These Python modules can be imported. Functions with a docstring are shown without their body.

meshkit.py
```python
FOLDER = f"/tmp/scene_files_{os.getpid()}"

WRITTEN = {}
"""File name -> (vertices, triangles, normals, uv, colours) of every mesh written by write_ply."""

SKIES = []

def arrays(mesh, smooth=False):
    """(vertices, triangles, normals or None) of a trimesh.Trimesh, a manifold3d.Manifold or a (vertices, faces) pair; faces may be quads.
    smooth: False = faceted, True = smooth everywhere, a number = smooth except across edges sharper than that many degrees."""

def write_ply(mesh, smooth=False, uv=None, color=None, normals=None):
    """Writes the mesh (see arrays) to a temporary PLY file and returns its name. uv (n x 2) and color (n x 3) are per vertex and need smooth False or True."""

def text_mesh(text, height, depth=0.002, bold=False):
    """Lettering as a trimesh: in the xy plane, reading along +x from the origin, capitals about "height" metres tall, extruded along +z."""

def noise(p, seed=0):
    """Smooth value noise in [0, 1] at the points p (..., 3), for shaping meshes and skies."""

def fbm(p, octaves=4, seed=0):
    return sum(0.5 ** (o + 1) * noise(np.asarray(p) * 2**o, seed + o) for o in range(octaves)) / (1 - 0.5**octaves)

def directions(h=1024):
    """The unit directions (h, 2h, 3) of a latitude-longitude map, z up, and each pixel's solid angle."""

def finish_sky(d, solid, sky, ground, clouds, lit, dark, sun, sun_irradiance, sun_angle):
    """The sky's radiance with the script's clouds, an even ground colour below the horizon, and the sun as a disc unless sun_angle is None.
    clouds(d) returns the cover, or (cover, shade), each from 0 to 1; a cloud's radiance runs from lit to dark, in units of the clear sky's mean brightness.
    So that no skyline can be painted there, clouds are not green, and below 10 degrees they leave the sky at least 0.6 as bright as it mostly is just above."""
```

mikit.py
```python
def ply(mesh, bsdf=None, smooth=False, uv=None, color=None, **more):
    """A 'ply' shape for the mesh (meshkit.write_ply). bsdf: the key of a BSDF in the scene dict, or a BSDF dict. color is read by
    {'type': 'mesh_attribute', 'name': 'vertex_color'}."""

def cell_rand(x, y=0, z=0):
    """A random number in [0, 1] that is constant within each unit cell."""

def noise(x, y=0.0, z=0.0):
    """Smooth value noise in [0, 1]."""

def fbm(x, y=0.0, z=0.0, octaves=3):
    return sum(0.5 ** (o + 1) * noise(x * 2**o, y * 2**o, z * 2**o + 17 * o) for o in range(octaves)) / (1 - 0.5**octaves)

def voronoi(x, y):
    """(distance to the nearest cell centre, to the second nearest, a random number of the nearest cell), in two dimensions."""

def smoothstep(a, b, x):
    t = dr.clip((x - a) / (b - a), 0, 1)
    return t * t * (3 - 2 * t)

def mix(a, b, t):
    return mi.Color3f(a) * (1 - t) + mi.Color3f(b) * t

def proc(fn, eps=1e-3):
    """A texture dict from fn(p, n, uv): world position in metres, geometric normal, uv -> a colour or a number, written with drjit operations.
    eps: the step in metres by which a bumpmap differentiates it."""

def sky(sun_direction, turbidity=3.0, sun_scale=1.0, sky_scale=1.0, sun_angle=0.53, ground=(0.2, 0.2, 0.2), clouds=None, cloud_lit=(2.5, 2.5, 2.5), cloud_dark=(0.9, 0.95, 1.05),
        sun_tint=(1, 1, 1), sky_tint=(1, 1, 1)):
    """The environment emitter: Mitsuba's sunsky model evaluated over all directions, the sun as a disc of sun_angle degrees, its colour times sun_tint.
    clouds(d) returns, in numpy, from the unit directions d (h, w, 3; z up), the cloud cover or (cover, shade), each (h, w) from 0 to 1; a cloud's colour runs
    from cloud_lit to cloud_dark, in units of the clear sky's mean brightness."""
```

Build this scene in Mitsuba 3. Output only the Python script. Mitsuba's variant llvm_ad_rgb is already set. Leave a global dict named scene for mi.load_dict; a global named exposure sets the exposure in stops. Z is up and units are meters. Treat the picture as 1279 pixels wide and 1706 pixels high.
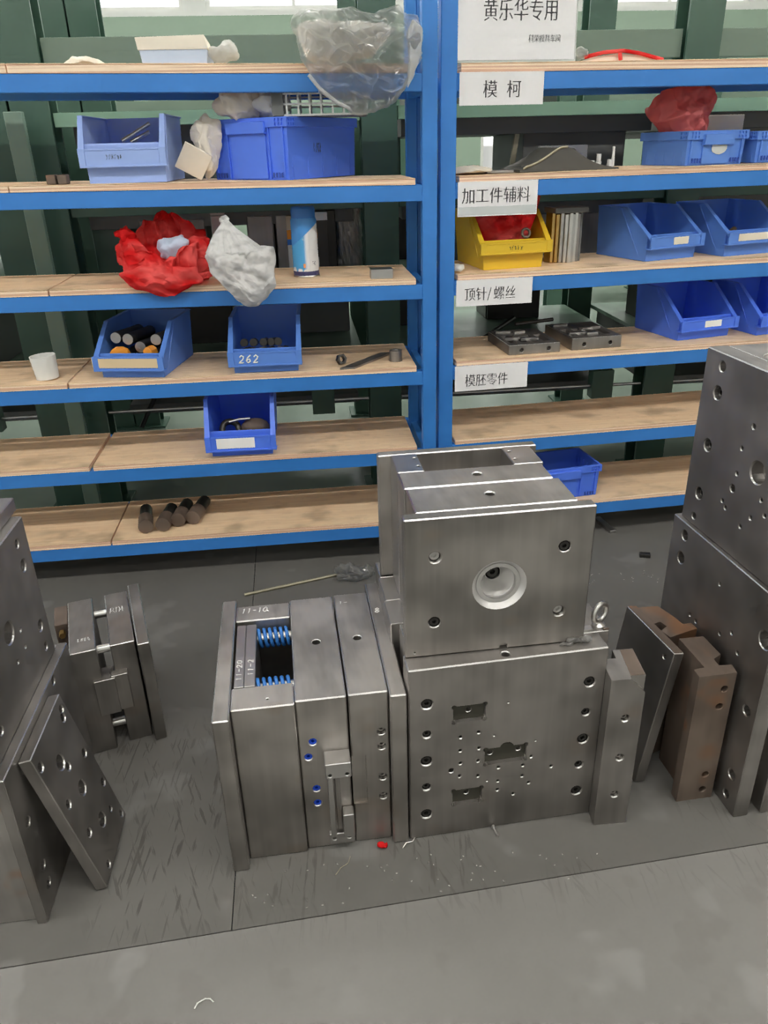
import math, random, json
import numpy as np, trimesh, manifold3d as m3, drjit as dr, mitsuba as mi
import mikit, meshkit
from mikit import proc, noise, fbm, smoothstep, mix
from shapely.geometry import Polygon
from shapely import affinity
from shapely.geometry.polygon import orient

T = mi.ScalarTransform4f
random.seed(7)
rng = np.random.default_rng(7)
exposure = 1.52
scene = {'type': 'scene'}
labels = {}

# ---------------------------------------------------------------- camera
CAM = np.array([0.0, -2.6171, 1.47]); FPX = 1277.864
PITCH, YAW, ROLL = 0.44306, 0.09603, -0.02707
def cam_axes():
    cy, sy, cp, sp = math.cos(YAW), math.sin(YAW), math.cos(PITCH), math.sin(PITCH)
    fwd = np.array([sy*cp, cy*cp, -sp]); right = np.array([cy, -sy, 0.0]); up = np.cross(right, fwd)
    c, s = math.cos(ROLL), math.sin(ROLL)
    return c*right + s*up, -s*right + c*up, fwd
_r, _u, _f = cam_axes()
scene['camera'] = {'type': 'perspective', 'fov': math.degrees(2*math.atan(639.5/FPX)), 'fov_axis': 'x', 'near_clip': 0.05, 'far_clip': 200.0,
                   'to_world': T().look_at(origin=CAM.tolist(), target=(CAM + _f).tolist(), up=_u.tolist())}

# ---------------------------------------------------------------- daylight and lamps
scene['sky'] = mikit.sky((0.3, 0.6, 0.75), turbidity=6.0, sky_tint=(1.12, 1.0, .86), sun_scale=0.0, sky_scale=4.0, ground=(0.3, 0.3, 0.28),
                         clouds=lambda d: (np.full(d.shape[:2], 0.9), np.full(d.shape[:2], 0.2)), cloud_lit=(1.6, 1.6, 1.6), cloud_dark=(1.2, 1.2, 1.25))
LAMP = (15.0, 15.0*0.968, 15.0*0.91)
# rows of hung strip lamps: (y of the row, height, first x, spacing, count)
LAMP_ROWS = [(-2.1, 3.1, -4.8, 1.62, 8), (4.0, 3.9, -4.8, 1.62, 8), (-4.6, 3.8, -4.8, 1.62, 8), (1.1, 4.2, -4.8, 1.62, 8), (7.0, 3.9, -4.8, 1.62, 8)]  # rows by front wall, over racks and by far windows: unseen, added fill

# ---------------------------------------------------------------- helpers
used = set()
def numbered(key):
    if key not in used:
        used.add(key); return key
    k = 1
    while f'{key}_{k:03d}' in used: k += 1
    key = f'{key}_{k:03d}'; used.add(key); return key
def vf(mesh):
    if isinstance(mesh, (list,)):
        return cat(mesh)
    if hasattr(mesh, 'to_mesh'):
        m = mesh.to_mesh(); return np.array(m.vert_properties[:, :3], float), np.array(m.tri_verts, int)
    if isinstance(mesh, tuple):
        v, f = np.asarray(mesh[0], float), np.asarray(mesh[1], int)
        if f.shape[1] == 4: f = np.vstack([f[:, [0, 1, 2]], f[:, [0, 2, 3]]])
        return v, f
    return np.array(mesh.vertices, float), np.array(mesh.faces, int)
def cat(ms):
    vs, fs, n = [], [], 0
    for m in ms:
        v, f = vf(m); vs.append(v); fs.append(f + n); n += len(v)
    return np.vstack(vs), np.vstack(fs)
def Fr(x=0, y=0, z=0, yaw=0.0, rx=0.0, ry=0.0):
    def R(ax, a):
        c, s = math.cos(a), math.sin(a); m = np.eye(4)
        i, j = [(1, 2), (2, 0), (0, 1)][ax]; m[i, i] = m[j, j] = c; m[i, j] = -s; m[j, i] = s; return m
    m = np.eye(4); m[:3, 3] = (x, y, z)
    return m @ R(2, yaw) @ R(1, ry) @ R(0, rx)
def mv(mesh, fr):
    v, f = vf(mesh); return v @ fr[:3, :3].T + fr[:3, 3], f
def obj(name, mesh, mat, parent=None, fr=None, smooth=30, kind=None, label=None, **more):
    key = numbered((parent + '__' if parent else '') + name)
    m = mv(mesh, fr) if fr is not None else vf(mesh)
    scene[key] = mikit.ply(m, mat, smooth=smooth, **more)
    if kind or label:
        labels[key] = {**({'label': label} if label else {}), **({'kind': kind} if kind else {})}
    return key
def thing(name, label, cat_, group=None):
    key = numbered(name); labels[key] = {'label': label, 'category': cat_}
    if group: labels[key]['group'] = group
    return key
def single(name, mesh, mat, label, cat_, group=None, fr=None, smooth=30, kind=None):
    key = obj(name, mesh, mat, None, fr, smooth); labels[key] = {'label': label, 'category': cat_}
    if group: labels[key]['group'] = group
    if kind: labels[key]['kind'] = kind
    return key
def struct(name, mesh, mat, parent=None, fr=None, smooth=30, label=None):
    return obj(name, mesh, mat, parent, fr, smooth, kind='structure', label=label)

MF = m3.Manifold
def hull(pts): return MF.hull_points(np.asarray(pts, np.float64))
def box(x0, x1, y0, y1, z0, z1, c=0.0012):
    if x1 < x0: x0, x1 = x1, x0
    if y1 < y0: y0, y1 = y1, y0
    if z1 < z0: z0, z1 = z1, z0
    c = min(c, (x1-x0)*.3, (y1-y0)*.3, (z1-z0)*.3)
    p = []
    for X, sx in ((x0, 1), (x1, -1)):
        for Y, sy in ((y0, 1), (y1, -1)):
            for Z, sz in ((z0, 1), (z1, -1)):
                p += [(X, Y+sy*c, Z+sz*c), (X+sx*c, Y, Z+sz*c), (X+sx*c, Y+sy*c, Z)]
    return hull(p)
def cyl(p0, p1, r0, r1=None, n=24):
    p0, p1 = np.array(p0, float), np.array(p1, float); r1 = r0 if r1 is None else r1
    d = p1 - p0; L = np.linalg.norm(d); d = d/L
    a = np.cross(d, [0, 0, 1] if abs(d[2]) < .9 else [1, 0, 0]); a /= np.linalg.norm(a); b = np.cross(d, a)
    t = np.arange(n)*2*math.pi/n
    ring = np.cos(t)[:, None]*a + np.sin(t)[:, None]*b
    return hull(np.vstack([p0 + r0*ring, p1 + max(r1, 1e-5)*ring]))
def prism(poly, z0, z1, c=0.0):
    """A polygon in plan, extruded from z0 to z1."""
    g = orient(Polygon(poly))
    cs = m3.CrossSection([np.array(g.exterior.coords)[:-1]] + [np.array(r.coords)[:-1] for r in g.interiors])
    return cs.extrude(z1 - z0).translate((0, 0, z0))
def tube(pts, r, n=8, closed=False):
    p = np.asarray(pts, float)
    if closed: t = np.roll(p, -1, 0) - np.roll(p, 1, 0)
    else: t = np.gradient(p, axis=0)
    t /= np.linalg.norm(t, axis=1, keepdims=True) + 1e-12
    a = np.zeros_like(p); ref = np.array([0, 0, 1.0]) if abs(t[0, 2]) < .9 else np.array([1.0, 0, 0])
    for i in range(len(p)):
        ref = ref - t[i]*(ref @ t[i]); ref /= np.linalg.norm(ref) + 1e-12; a[i] = ref
    b = np.cross(t, a); ang = np.arange(n)*2*math.pi/n
    r = np.broadcast_to(r, (len(p),))[:, None, None]
    v = p[:, None] + r*(np.cos(ang)[None, :, None]*a[:, None] + np.sin(ang)[None, :, None]*b[:, None])
    m = len(p) if closed else len(p) - 1
    i, j = np.meshgrid(np.arange(m), np.arange(n), indexing='ij'); i2 = (i+1) % len(p)
    q = np.stack([i*n+j, i*n+(j+1) % n, i2*n+(j+1) % n, i2*n+j], -1).reshape(-1, 4)
    f = np.vstack([q[:, [0, 2, 1]], q[:, [0, 3, 2]]]); v = v.reshape(-1, 3)
    if not closed:
        k = len(v); v = np.vstack([v, p[0], p[-1]]); jj = np.arange(n)
        f = np.vstack([f, np.stack([jj*0+k, jj, (jj+1) % n], 1), np.stack([jj*0+k+1, (len(p)-1)*n+(jj+1) % n, (len(p)-1)*n+jj], 1)])
    q0, q1, q2 = v[f[:, 0]], v[f[:, 1]], v[f[:, 2]]
    if (q0*np.cross(q1, q2)).sum() < 0: f = f[:, ::-1]
    return v, f
def lathe(prof, n=40):
    """Profile of (radius, z), closed at both ends on the axis."""
    return trimesh.creation.revolve(np.array(prof, float), sections=n)
DIRS = {'-y': (0, -1, 0), '+y': (0, 1, 0), '+x': (1, 0, 0), '-x': (-1, 0, 0), '+z': (0, 0, 1), '-z': (0, 0, -1)}
def hole(face, p, r, depth, ch=0.0012, n=24):
    ch = ch*1.5
    """Cutter for a hole that enters at p through a face with that outward direction."""
    d = np.array(DIRS[face], float); p = np.array(p, float)
    m = cyl(p + d*.01, p - d*depth, r, n=n)
    if ch: m += cyl(p + d*.002, p - d*ch, r + ch + .002, r, n=n)
    return m
def screw(face, p, r, recess, length=0.012):
    """A socket cap screw seated in a hole."""
    d = np.array(DIRS[face], float); p = np.array(p, float)
    body = cyl(p - d*(recess + .001), p - d*(recess + length), r*.9, n=20) + cyl(p - d*recess, p - d*(recess + .0011), r*.84, r*.9, n=20)
    return body - cyl(p + d*.01, p - d*(recess + r*.55), r*.44, n=6)
GL = json.loads(r'''{"黄":[[[5,53,5,58,30,58,30,69,12,70,12,74,30,75,30,83,31,84,37,84,38,83,39,74,62,75,62,83,63,84,69,84,70,83,71,75,88,74,88,70,71,69,71,58,95,57,95,53,70,53,70,52,63,52,62,53,55,53,55,44,76,44,77,44,84,44,85,43,85,12,84,11,77,11,76,12,54,12,54,10,46,11,46,12,24,12,23,11,17,11,16,12,16,43,17,44,23,44,24,44,45,44,45,53,38,53,38,52,31,52,30,53],[54,16,76,15,76,26,55,26],[54,30,76,30,76,40,55,40],[38,58,46,58,46,59,54,59,54,58,62,58,62,69,39,69],[24,16,45,15,45,26,24,26],[24,30,45,30,45,40,24,40]],[[62,4,62,7,65,7,90,-2,91,-3,91,-5,89,-7,87,-7,75,-1]],[[9,-5,9,-3,24,2,34,7,36,7,39,5,39,3,20,-5,12,-8,11,-7]]],"乐":[[[71,25,76,26,92,7,94,4,94,2,90,0,89,0,80,12,71,23]],[[12,37,11,42,14,51,17,75,18,76,24,77,24,76,33,76,48,77,71,80,81,82,84,81,85,77,80,76,56,73,25,71,21,43,47,43,48,63,49,64,55,64,56,63,57,43,93,43,93,38,57,37,56,1,55,-3,52,-6,34,-7,33,-4,33,-2,47,-1,47,-1,47,37,20,38,18,36,14,36]],[[6,2,6,4,16,16,22,25,23,26,28,25,29,22,15,4,11,0,9,0]]],"华":[[[5,16,5,21,45,21,46,33,47,34,53,34,54,33,55,21,95,21,95,16,55,15,54,-7,53,-8,47,-8,46,-7,45,15]],[[38,53,37,57,52,62,53,82,54,83,60,83,61,82,61,65,71,69,85,76,86,76,90,73,89,71,78,66,61,59,62,43,64,42,83,42,86,45,87,52,88,53,94,50,94,47,92,41,88,38,59,37,57,38,53,43,52,56,41,53]],[[7,55,7,57,15,63,24,72,32,83,37,82,37,79,31,70,30,35,29,34,23,34,22,35,22,60,11,52,9,52]]],"专":[[[5,48,6,53,30,53,31,54,33,54,36,64,36,67,13,67,13,72,37,72,39,74,42,82,43,84,47,84,47,83,49,82,48,72,86,72,86,67,47,67,47,66,45,66,42,56,42,53,93,52,93,48,42,48,39,46,36,37,36,35,70,34,71,35,76,36,76,35,81,35,83,33,83,31,60,7,60,5,74,-2,74,-4,71,-7,70,-7,51,2,28,11,29,15,32,15,51,9,70,27,70,29,36,30,35,29,30,28,29,29,26,30,26,32,30,45,30,47]]],"用":[[[5,-4,5,-2,10,8,14,22,15,36,15,76,16,77,22,77,23,76,46,76,47,77,54,77,55,76,81,76,82,77,88,77,89,76,89,-1,86,-5,82,-7,65,-6,64,-4,64,-2,79,-2,80,-1,80,24,55,23,55,-6,53,-8,48,-7,46,-6,46,23,23,23,22,21,19,10,14,-1,9,-8],[55,29,80,29,81,30,81,47,55,47],[55,53,80,53,81,54,81,71,55,71],[23,29,46,29,46,47,23,47],[23,54,24,52,46,53,46,71,23,71]]],"科":[[[43,13,43,18,44,18,75,24,76,83,77,84,83,84,84,83,84,25,96,26,96,24,96,22,84,19,84,-7,83,-8,77,-8,76,-7,75,18,47,13]],[[53,72,53,74,54,76,56,76,66,68,70,65,70,63,68,61,65,61]],[[49,46,49,48,50,50,54,49,63,42,67,38,67,36,65,34,63,34]],[[4,15,4,18,11,29,20,48,19,50,4,50,4,55,20,55,20,56,20,72,7,70,7,74,38,81,39,80,39,77,29,73,29,55,44,55,44,50,29,50,29,46,32,42,33,41,40,32,42,29,40,27,37,27,31,35,30,38,29,38,29,-7,28,-8,22,-8,21,-7,20,32,19,32,16,25,9,13,6,13]]],"荣":[[[6,71,6,75,29,76,30,83,31,84,36,84,37,83,38,76,62,76,62,83,63,84,69,84,70,83,71,76,94,75,94,71,71,71,70,62,69,61,63,61,62,62,62,70,61,71,38,71,38,70,37,62,36,61,31,61,30,62,29,70,29,71]],[[6,-1,6,2,14,6,24,12,31,18,41,28,41,30,7,31,7,35,41,36,42,36,45,37,46,48,47,50,53,49,54,48,54,36,93,35,93,31,59,30,61,26,72,15,84,7,94,2,94,0,92,-3,90,-3,75,6,65,13,55,24,54,-7,53,-8,47,-8,46,-7,45,23,34,13,21,3,9,-3,8,-3]],[[8,57,10,58,16,58,16,58,84,58,84,58,91,58,92,57,92,42,91,40,85,41,84,42,83,53,17,53,16,42,15,41,10,41,9,42]]],"模":[[[34,-3,42,0,48,4,53,8,56,12,56,15,34,15,34,19,56,20,57,20,59,21,60,26,60,30,41,29,40,30,40,59,41,60,47,60,48,59,82,59,82,60,89,60,90,59,90,30,89,29,69,30,67,20,72,20,72,20,95,19,94,15,73,15,73,13,75,10,79,5,86,1,94,-2,93,-7,86,-5,79,-2,69,7,65,13,60,6,56,2,46,-4,39,-6,35,-7],[48,34,60,34,61,34,67,34,67,34,81,34,81,42,48,42],[48,46,81,46,81,55,48,55,48,55]],[[36,71,36,75,50,75,50,83,51,84,57,84,58,83,59,75,72,75,73,83,74,84,80,84,81,83,81,75,95,75,95,71,81,70,81,63,80,62,74,62,73,63,72,70,59,70,58,63,57,62,51,62,50,63,50,70]],[[4,18,4,21,7,27,12,39,17,56,17,59,5,59,5,64,17,64,17,83,18,84,24,84,25,83,25,64,36,64,35,59,25,59,25,53,29,47,29,45,30,44,34,38,36,33,32,31,26,40,25,41,25,-7,24,-8,18,-8,17,-7,17,31,16,31,12,22,8,14,7,14]]],"具":[[[5,15,5,20,20,20,20,78,22,79,28,79,29,78,72,78,73,79,79,80,80,78,81,20,95,20,95,15,80,15,80,14,73,14,72,15,29,15,28,14,21,14,21,15],[29,35,72,35,72,45,29,45],[29,50,72,49,72,59,29,59],[30,31,29,20,72,20,72,31],[30,74,29,64,72,64,72,74]],[[63,8,63,10,65,12,66,12,92,-1,94,-2,94,-4,91,-7,89,-7,78,0]],[[7,-5,7,-3,18,3,32,12,35,11,37,9,36,7,32,4,15,-5,11,-7,9,-7]]],"车":[[[6,12,6,17,50,18,50,34,26,34,25,34,21,33,16,34,15,39,22,49,28,60,28,63,8,63,7,68,28,68,29,69,32,70,39,84,42,83,42,83,46,82,46,80,42,71,42,69,93,68,92,63,42,63,41,62,38,62,26,43,26,40,50,40,50,55,51,56,58,56,59,55,59,40,86,39,86,35,59,34,59,18,94,17,94,12,59,12,59,-7,58,-8,51,-8,50,-7,50,12]]],"间":[[[34,77,83,78,84,78,91,78,92,77,92,1,91,-3,88,-6,85,-8,84,-7,83,-6,75,-7,74,-5,74,-2,82,-2,83,-1,83,72,35,73]],[[30,54,32,56,38,55,38,54,62,54,62,55,68,56,69,54,70,11,68,10,62,10,62,11,38,11,38,10,32,10,31,11],[38,36,61,35,61,50,39,50],[39,30,39,15,61,15,61,30]],[[13,78,13,80,17,82,27,71,27,68,24,66,22,66]],[[8,60,10,62,16,61,17,60,18,-7,16,-8,10,-8,9,-7]]],"柯":[[[40,78,80,78,81,79,96,78,96,73,89,73,88,0,87,-3,84,-6,82,-8,64,-8,64,-6,64,-2,79,-2,80,-1,80,73,40,73]],[[45,15,45,57,46,58,51,58,52,58,71,58,72,57,72,21,71,20,52,21,51,15,50,14,46,14],[52,26,64,26,64,53,52,53]],[[4,20,4,22,7,26,12,37,19,56,19,58,5,59,5,63,19,64,20,83,21,84,26,84,27,83,28,64,40,63,39,59,28,58,28,52,38,37,39,33,36,31,34,32,29,40,28,41,28,-7,26,-8,21,-8,20,-7,19,37,18,36,15,28,9,17,7,16]]],"加":[[[56,70,58,72,64,72,65,71,84,71,84,72,90,72,92,70,92,-4,90,-6,85,-6,84,-5,83,1,82,2,65,2,65,-5,64,-6,58,-6,57,-5],[65,8,83,7,83,65,65,65]],[[5,-4,5,-1,8,3,11,10,14,19,17,32,18,47,18,58,5,59,5,64,19,64,19,82,20,83,26,83,28,82,27,64,41,64,42,65,48,65,49,64,48,19,46,2,45,-1,40,-5,27,-5,25,-4,25,0,36,0,38,2,39,10,40,25,41,58,27,58,25,32,19,10,14,0,9,-7]]],"工":[[[5,1,5,6,45,6,45,66,10,67,10,72,45,72,46,73,54,73,54,72,90,72,90,67,55,66,55,6,95,6,95,1,54,0,54,0,46,0,45,0]]],"件":[[[31,28,31,33,60,33,60,57,47,57,47,56,45,56,40,45,37,42,33,45,33,47,37,56,40,65,43,78,44,79,50,77,50,74,48,65,48,63,60,63,60,82,61,83,67,83,68,82,69,63,91,62,91,57,69,57,69,33,96,33,96,28,69,27,68,-7,67,-8,61,-8,60,-7,60,27]],[[6,40,5,45,10,51,16,61,22,72,26,82,28,83,29,82,32,81,32,77,25,61,24,-7,23,-8,17,-8,16,-7,16,46,15,46,10,39,8,38]]],"辅":[[[44,65,44,69,65,70,66,83,67,84,73,84,74,83,74,70,96,69,96,65,74,65,74,54,91,55,92,54,92,-3,90,-6,87,-8,79,-7,78,-5,78,-3,84,-2,85,-2,85,15,74,15,73,-6,72,-7,67,-8,66,-6,66,15,55,15,54,-7,53,-8,48,-8,47,-7,47,54,48,55,65,54,66,64],[74,38,85,37,85,49,74,49],[85,32,74,32,74,20,85,20],[54,20,66,20,66,32,55,32],[54,38,66,37,66,49,55,49]],[[80,79,80,82,83,82,91,76,91,74,90,73,87,73]],[[4,15,24,19,24,35,15,35,14,35,7,34,6,40,10,49,15,66,4,67,4,71,15,72,17,73,19,83,20,84,23,83,26,82,25,72,41,71,41,67,25,66,24,66,23,65,19,53,15,43,15,40,24,40,25,56,26,57,31,57,32,56,33,40,41,40,41,36,33,35,33,21,42,22,42,18,33,15,32,-6,31,-7,26,-7,25,-6,24,14,8,11,5,11]]],"料":[[[44,19,76,25,76,83,77,84,83,84,84,83,84,27,87,27,96,28,96,26,96,24,84,21,84,-7,83,-8,77,-8,76,-7,76,19,45,14]],[[53,74,55,76,56,76,62,72,70,66,70,63,68,61,66,61,60,67,54,71]],[[48,47,49,50,51,50,55,48,65,41,65,37,62,37]],[[4,11,4,13,12,26,18,42,18,44,4,45,4,49,18,50,19,50,20,51,21,83,22,84,27,84,28,83,29,50,44,49,44,45,29,44,29,41,41,25,42,21,38,18,30,30,29,31,28,-7,27,-8,22,-8,21,-7,20,29,19,29,17,23,9,8,8,7,7,7]],[[32,59,37,77,39,78,43,76,43,73,37,56,36,54,33,56]],[[9,64,6,76,9,77,9,77,11,77,16,60,16,57,14,55,11,55,10,56]]],"顶":[[[4,71,4,76,20,76,21,77,28,77,28,76,43,76,43,78,64,78,65,80,70,79,71,78,96,78,96,74,74,74,70,65,70,62,84,62,85,63,91,63,92,62,92,17,91,16,86,16,85,17,84,56,84,57,70,57,69,56,64,56,64,57,55,56,55,17,54,16,48,16,47,17,47,62,48,63,61,62,63,68,64,74,42,74,42,71,29,71,28,1,23,-3,8,-3,7,2,19,2,20,3,20,70]],[[73,8,73,10,75,12,77,12,93,0,95,-2,95,-4,92,-6,90,-6,84,-1]],[[42,-4,42,-2,46,-1,55,5,62,12,65,22,66,48,67,50,73,50,74,49,74,25,72,18,69,10,63,3,54,-3,46,-7,44,-7]]],"针":[[[42,44,42,49,65,50,66,82,67,83,73,83,74,82,75,50,96,49,96,44,75,44,74,-7,73,-8,67,-8,66,-7,65,44]],[[6,29,6,33,20,34,20,49,11,49,11,54,21,54,21,55,40,54,40,49,29,49,29,34,42,33,42,29,29,28,29,5,30,5,41,11,43,11,44,7,30,-1,24,-5,19,-6,18,-3,18,-1,20,4,20,28]],[[4,58,4,60,11,69,19,83,24,81,24,79,22,75,22,72,43,71,43,67,22,66,21,66,17,65,9,55,6,55]]],"螺":[[[41,20,53,26,55,27,60,31,59,33,56,33,56,32,53,33,45,32,45,33,45,36,53,43,56,46,56,48,50,48,49,47,43,47,42,48,42,79,43,80,49,80,50,79,63,79,63,80,84,79,84,80,90,80,92,79,91,48,90,47,70,48,70,47,65,47,57,39,57,37,68,37,76,44,80,42,80,40,68,31,61,27,58,25,57,24,57,22,64,22,66,23,71,23,72,23,82,24,82,26,80,28,80,30,80,31,83,32,94,19,94,16,90,14,86,20,84,20,84,19,72,19,71,-4,67,-7,55,-7,55,-3,63,-3,64,-2,64,18,42,16],[70,52,83,52,83,62,71,62],[70,66,83,66,83,75,71,75],[50,52,50,52,57,52,57,52,58,52,62,52,62,62,50,62],[50,66,62,66,62,75,50,75]],[[79,9,79,11,82,12,91,2,92,0,92,-2,90,-4,88,-4]],[[4,5,19,8,19,30,14,30,13,26,12,25,8,25,7,26,7,65,8,66,19,65,19,83,20,84,25,84,26,83,26,65,37,66,38,65,38,31,37,30,26,30,26,10,32,11,30,22,34,24,35,23,39,10,41,2,43,3,50,12,54,11,55,9,44,-4,42,-4,40,-3,40,1,37,0,35,1,34,4,32,5,23,3,18,2,8,0,5,1],[26,36,31,35,31,60,26,60],[14,36,19,35,19,60,14,60]]],"丝":[[[4,3,95,3,95,-1,5,-1]],[[51,42,51,48,55,53,61,63,71,83,72,83,77,81,77,78,72,69,61,51,61,48,71,49,71,50,74,49,75,49,85,63,87,63,91,61,91,59,75,37,64,25,64,23,91,23,91,19,64,17,63,16,52,16,51,21,53,23,62,31,69,40,70,44,62,43,60,42]],[[10,42,9,47,13,51,19,62,29,82,31,83,32,82,35,81,35,77,26,61,19,50,19,48,34,49,44,64,48,62,49,60,33,37,22,24,22,22,47,23,47,19,24,17,22,16,21,16,15,16,12,15,11,17,11,21,22,33,28,41,28,43,20,43,18,42]]],"胚":[[[39,1,96,1,96,-4,39,-4]],[[39,29,39,31,52,43,57,49,61,56,67,69,67,71,42,71,42,76,68,76,68,77,73,77,74,76,95,76,95,71,76,71,70,57,70,49,74,51,76,51,93,34,94,32,94,29,92,27,89,27,76,42,72,46,70,47,70,6,69,5,63,5,62,6,61,43,54,35,44,26,42,26]],[[4,-4,4,-1,7,12,9,25,10,79,11,80,16,80,17,80,30,80,30,80,36,80,37,79,37,-1,33,-6,31,-7,30,-6,20,-6,20,-2,28,-1,29,0,29,27,17,27,16,25,14,9,10,-5,8,-7],[18,51,17,32,29,32,29,51],[30,74,17,74,17,56,29,56]]],"零":[[[6,26,29,33,44,40,51,44,52,44,55,42,56,39,58,38,75,32,94,27,94,25,93,23,92,23,79,26,59,33,49,37,31,29,9,22,7,22]],[[7,67,8,68,14,68,15,68,45,68,45,75,13,76,13,79,46,79,46,80,53,80,54,79,87,79,87,76,54,75,54,68,85,68,86,68,92,68,93,67,93,52,92,51,86,51,85,52,85,64,54,64,54,49,53,48,47,48,46,49,45,64,16,64,15,52,14,51,8,51,7,52]],[[58,47,83,47,83,44,58,44]],[[17,17,17,20,50,21,50,23,46,29,47,31,52,29,55,26,55,24,53,22,54,21,80,21,82,19,82,17,79,15,72,9,61,3,61,1,70,-4,70,-6,69,-8,67,-8,51,-1,32,6,31,6,31,8,31,9,33,9,52,4,70,14,71,17,54,17,53,16,51,16,50,17]],[[58,55,58,57,81,57,81,55]],[[17,44,17,47,41,47,41,44]],[[19,55,19,57,41,57,41,55]]],"塑":[[[4,-4,4,0,45,1,45,13,15,14,15,18,45,18,46,25,47,26,53,27,50,29,50,31,54,39,56,46,58,53,58,79,59,80,65,80,66,79,84,79,84,80,91,80,92,79,92,33,91,30,86,26,74,27,74,31,83,31,83,32,83,44,64,44,63,43,58,32,54,27,54,19,55,18,85,18,85,14,54,13,54,1,96,0,96,-4,54,-4,53,-5,46,-5,46,-4],[65,58,65,48,83,48,83,59,66,59],[66,64,83,64,83,75,66,75]],[[4,65,4,69,18,69,18,72,15,79,15,81,17,82,19,82,24,75,24,73,22,71,22,69,25,69,26,70,33,70,39,82,44,81,44,78,41,72,41,69,53,69,53,65,40,65,40,64,33,65,33,46,43,46,43,58,44,59,49,59,50,58,50,39,49,38,44,38,43,41,32,41,32,41,30,40,28,37,23,31,18,28,11,25,10,27,10,29,19,35,21,38,22,41,16,42,15,41,10,41,8,42,8,58,9,59,14,59,15,58,16,46,22,46,23,47,25,47,25,65,22,65,21,64,19,64,19,65]]],"/":[[[4,-9,31,78,32,80,37,78,37,76,10,-10,9,-12,7,-12,6,-12,4,-11]]]}''')
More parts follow.
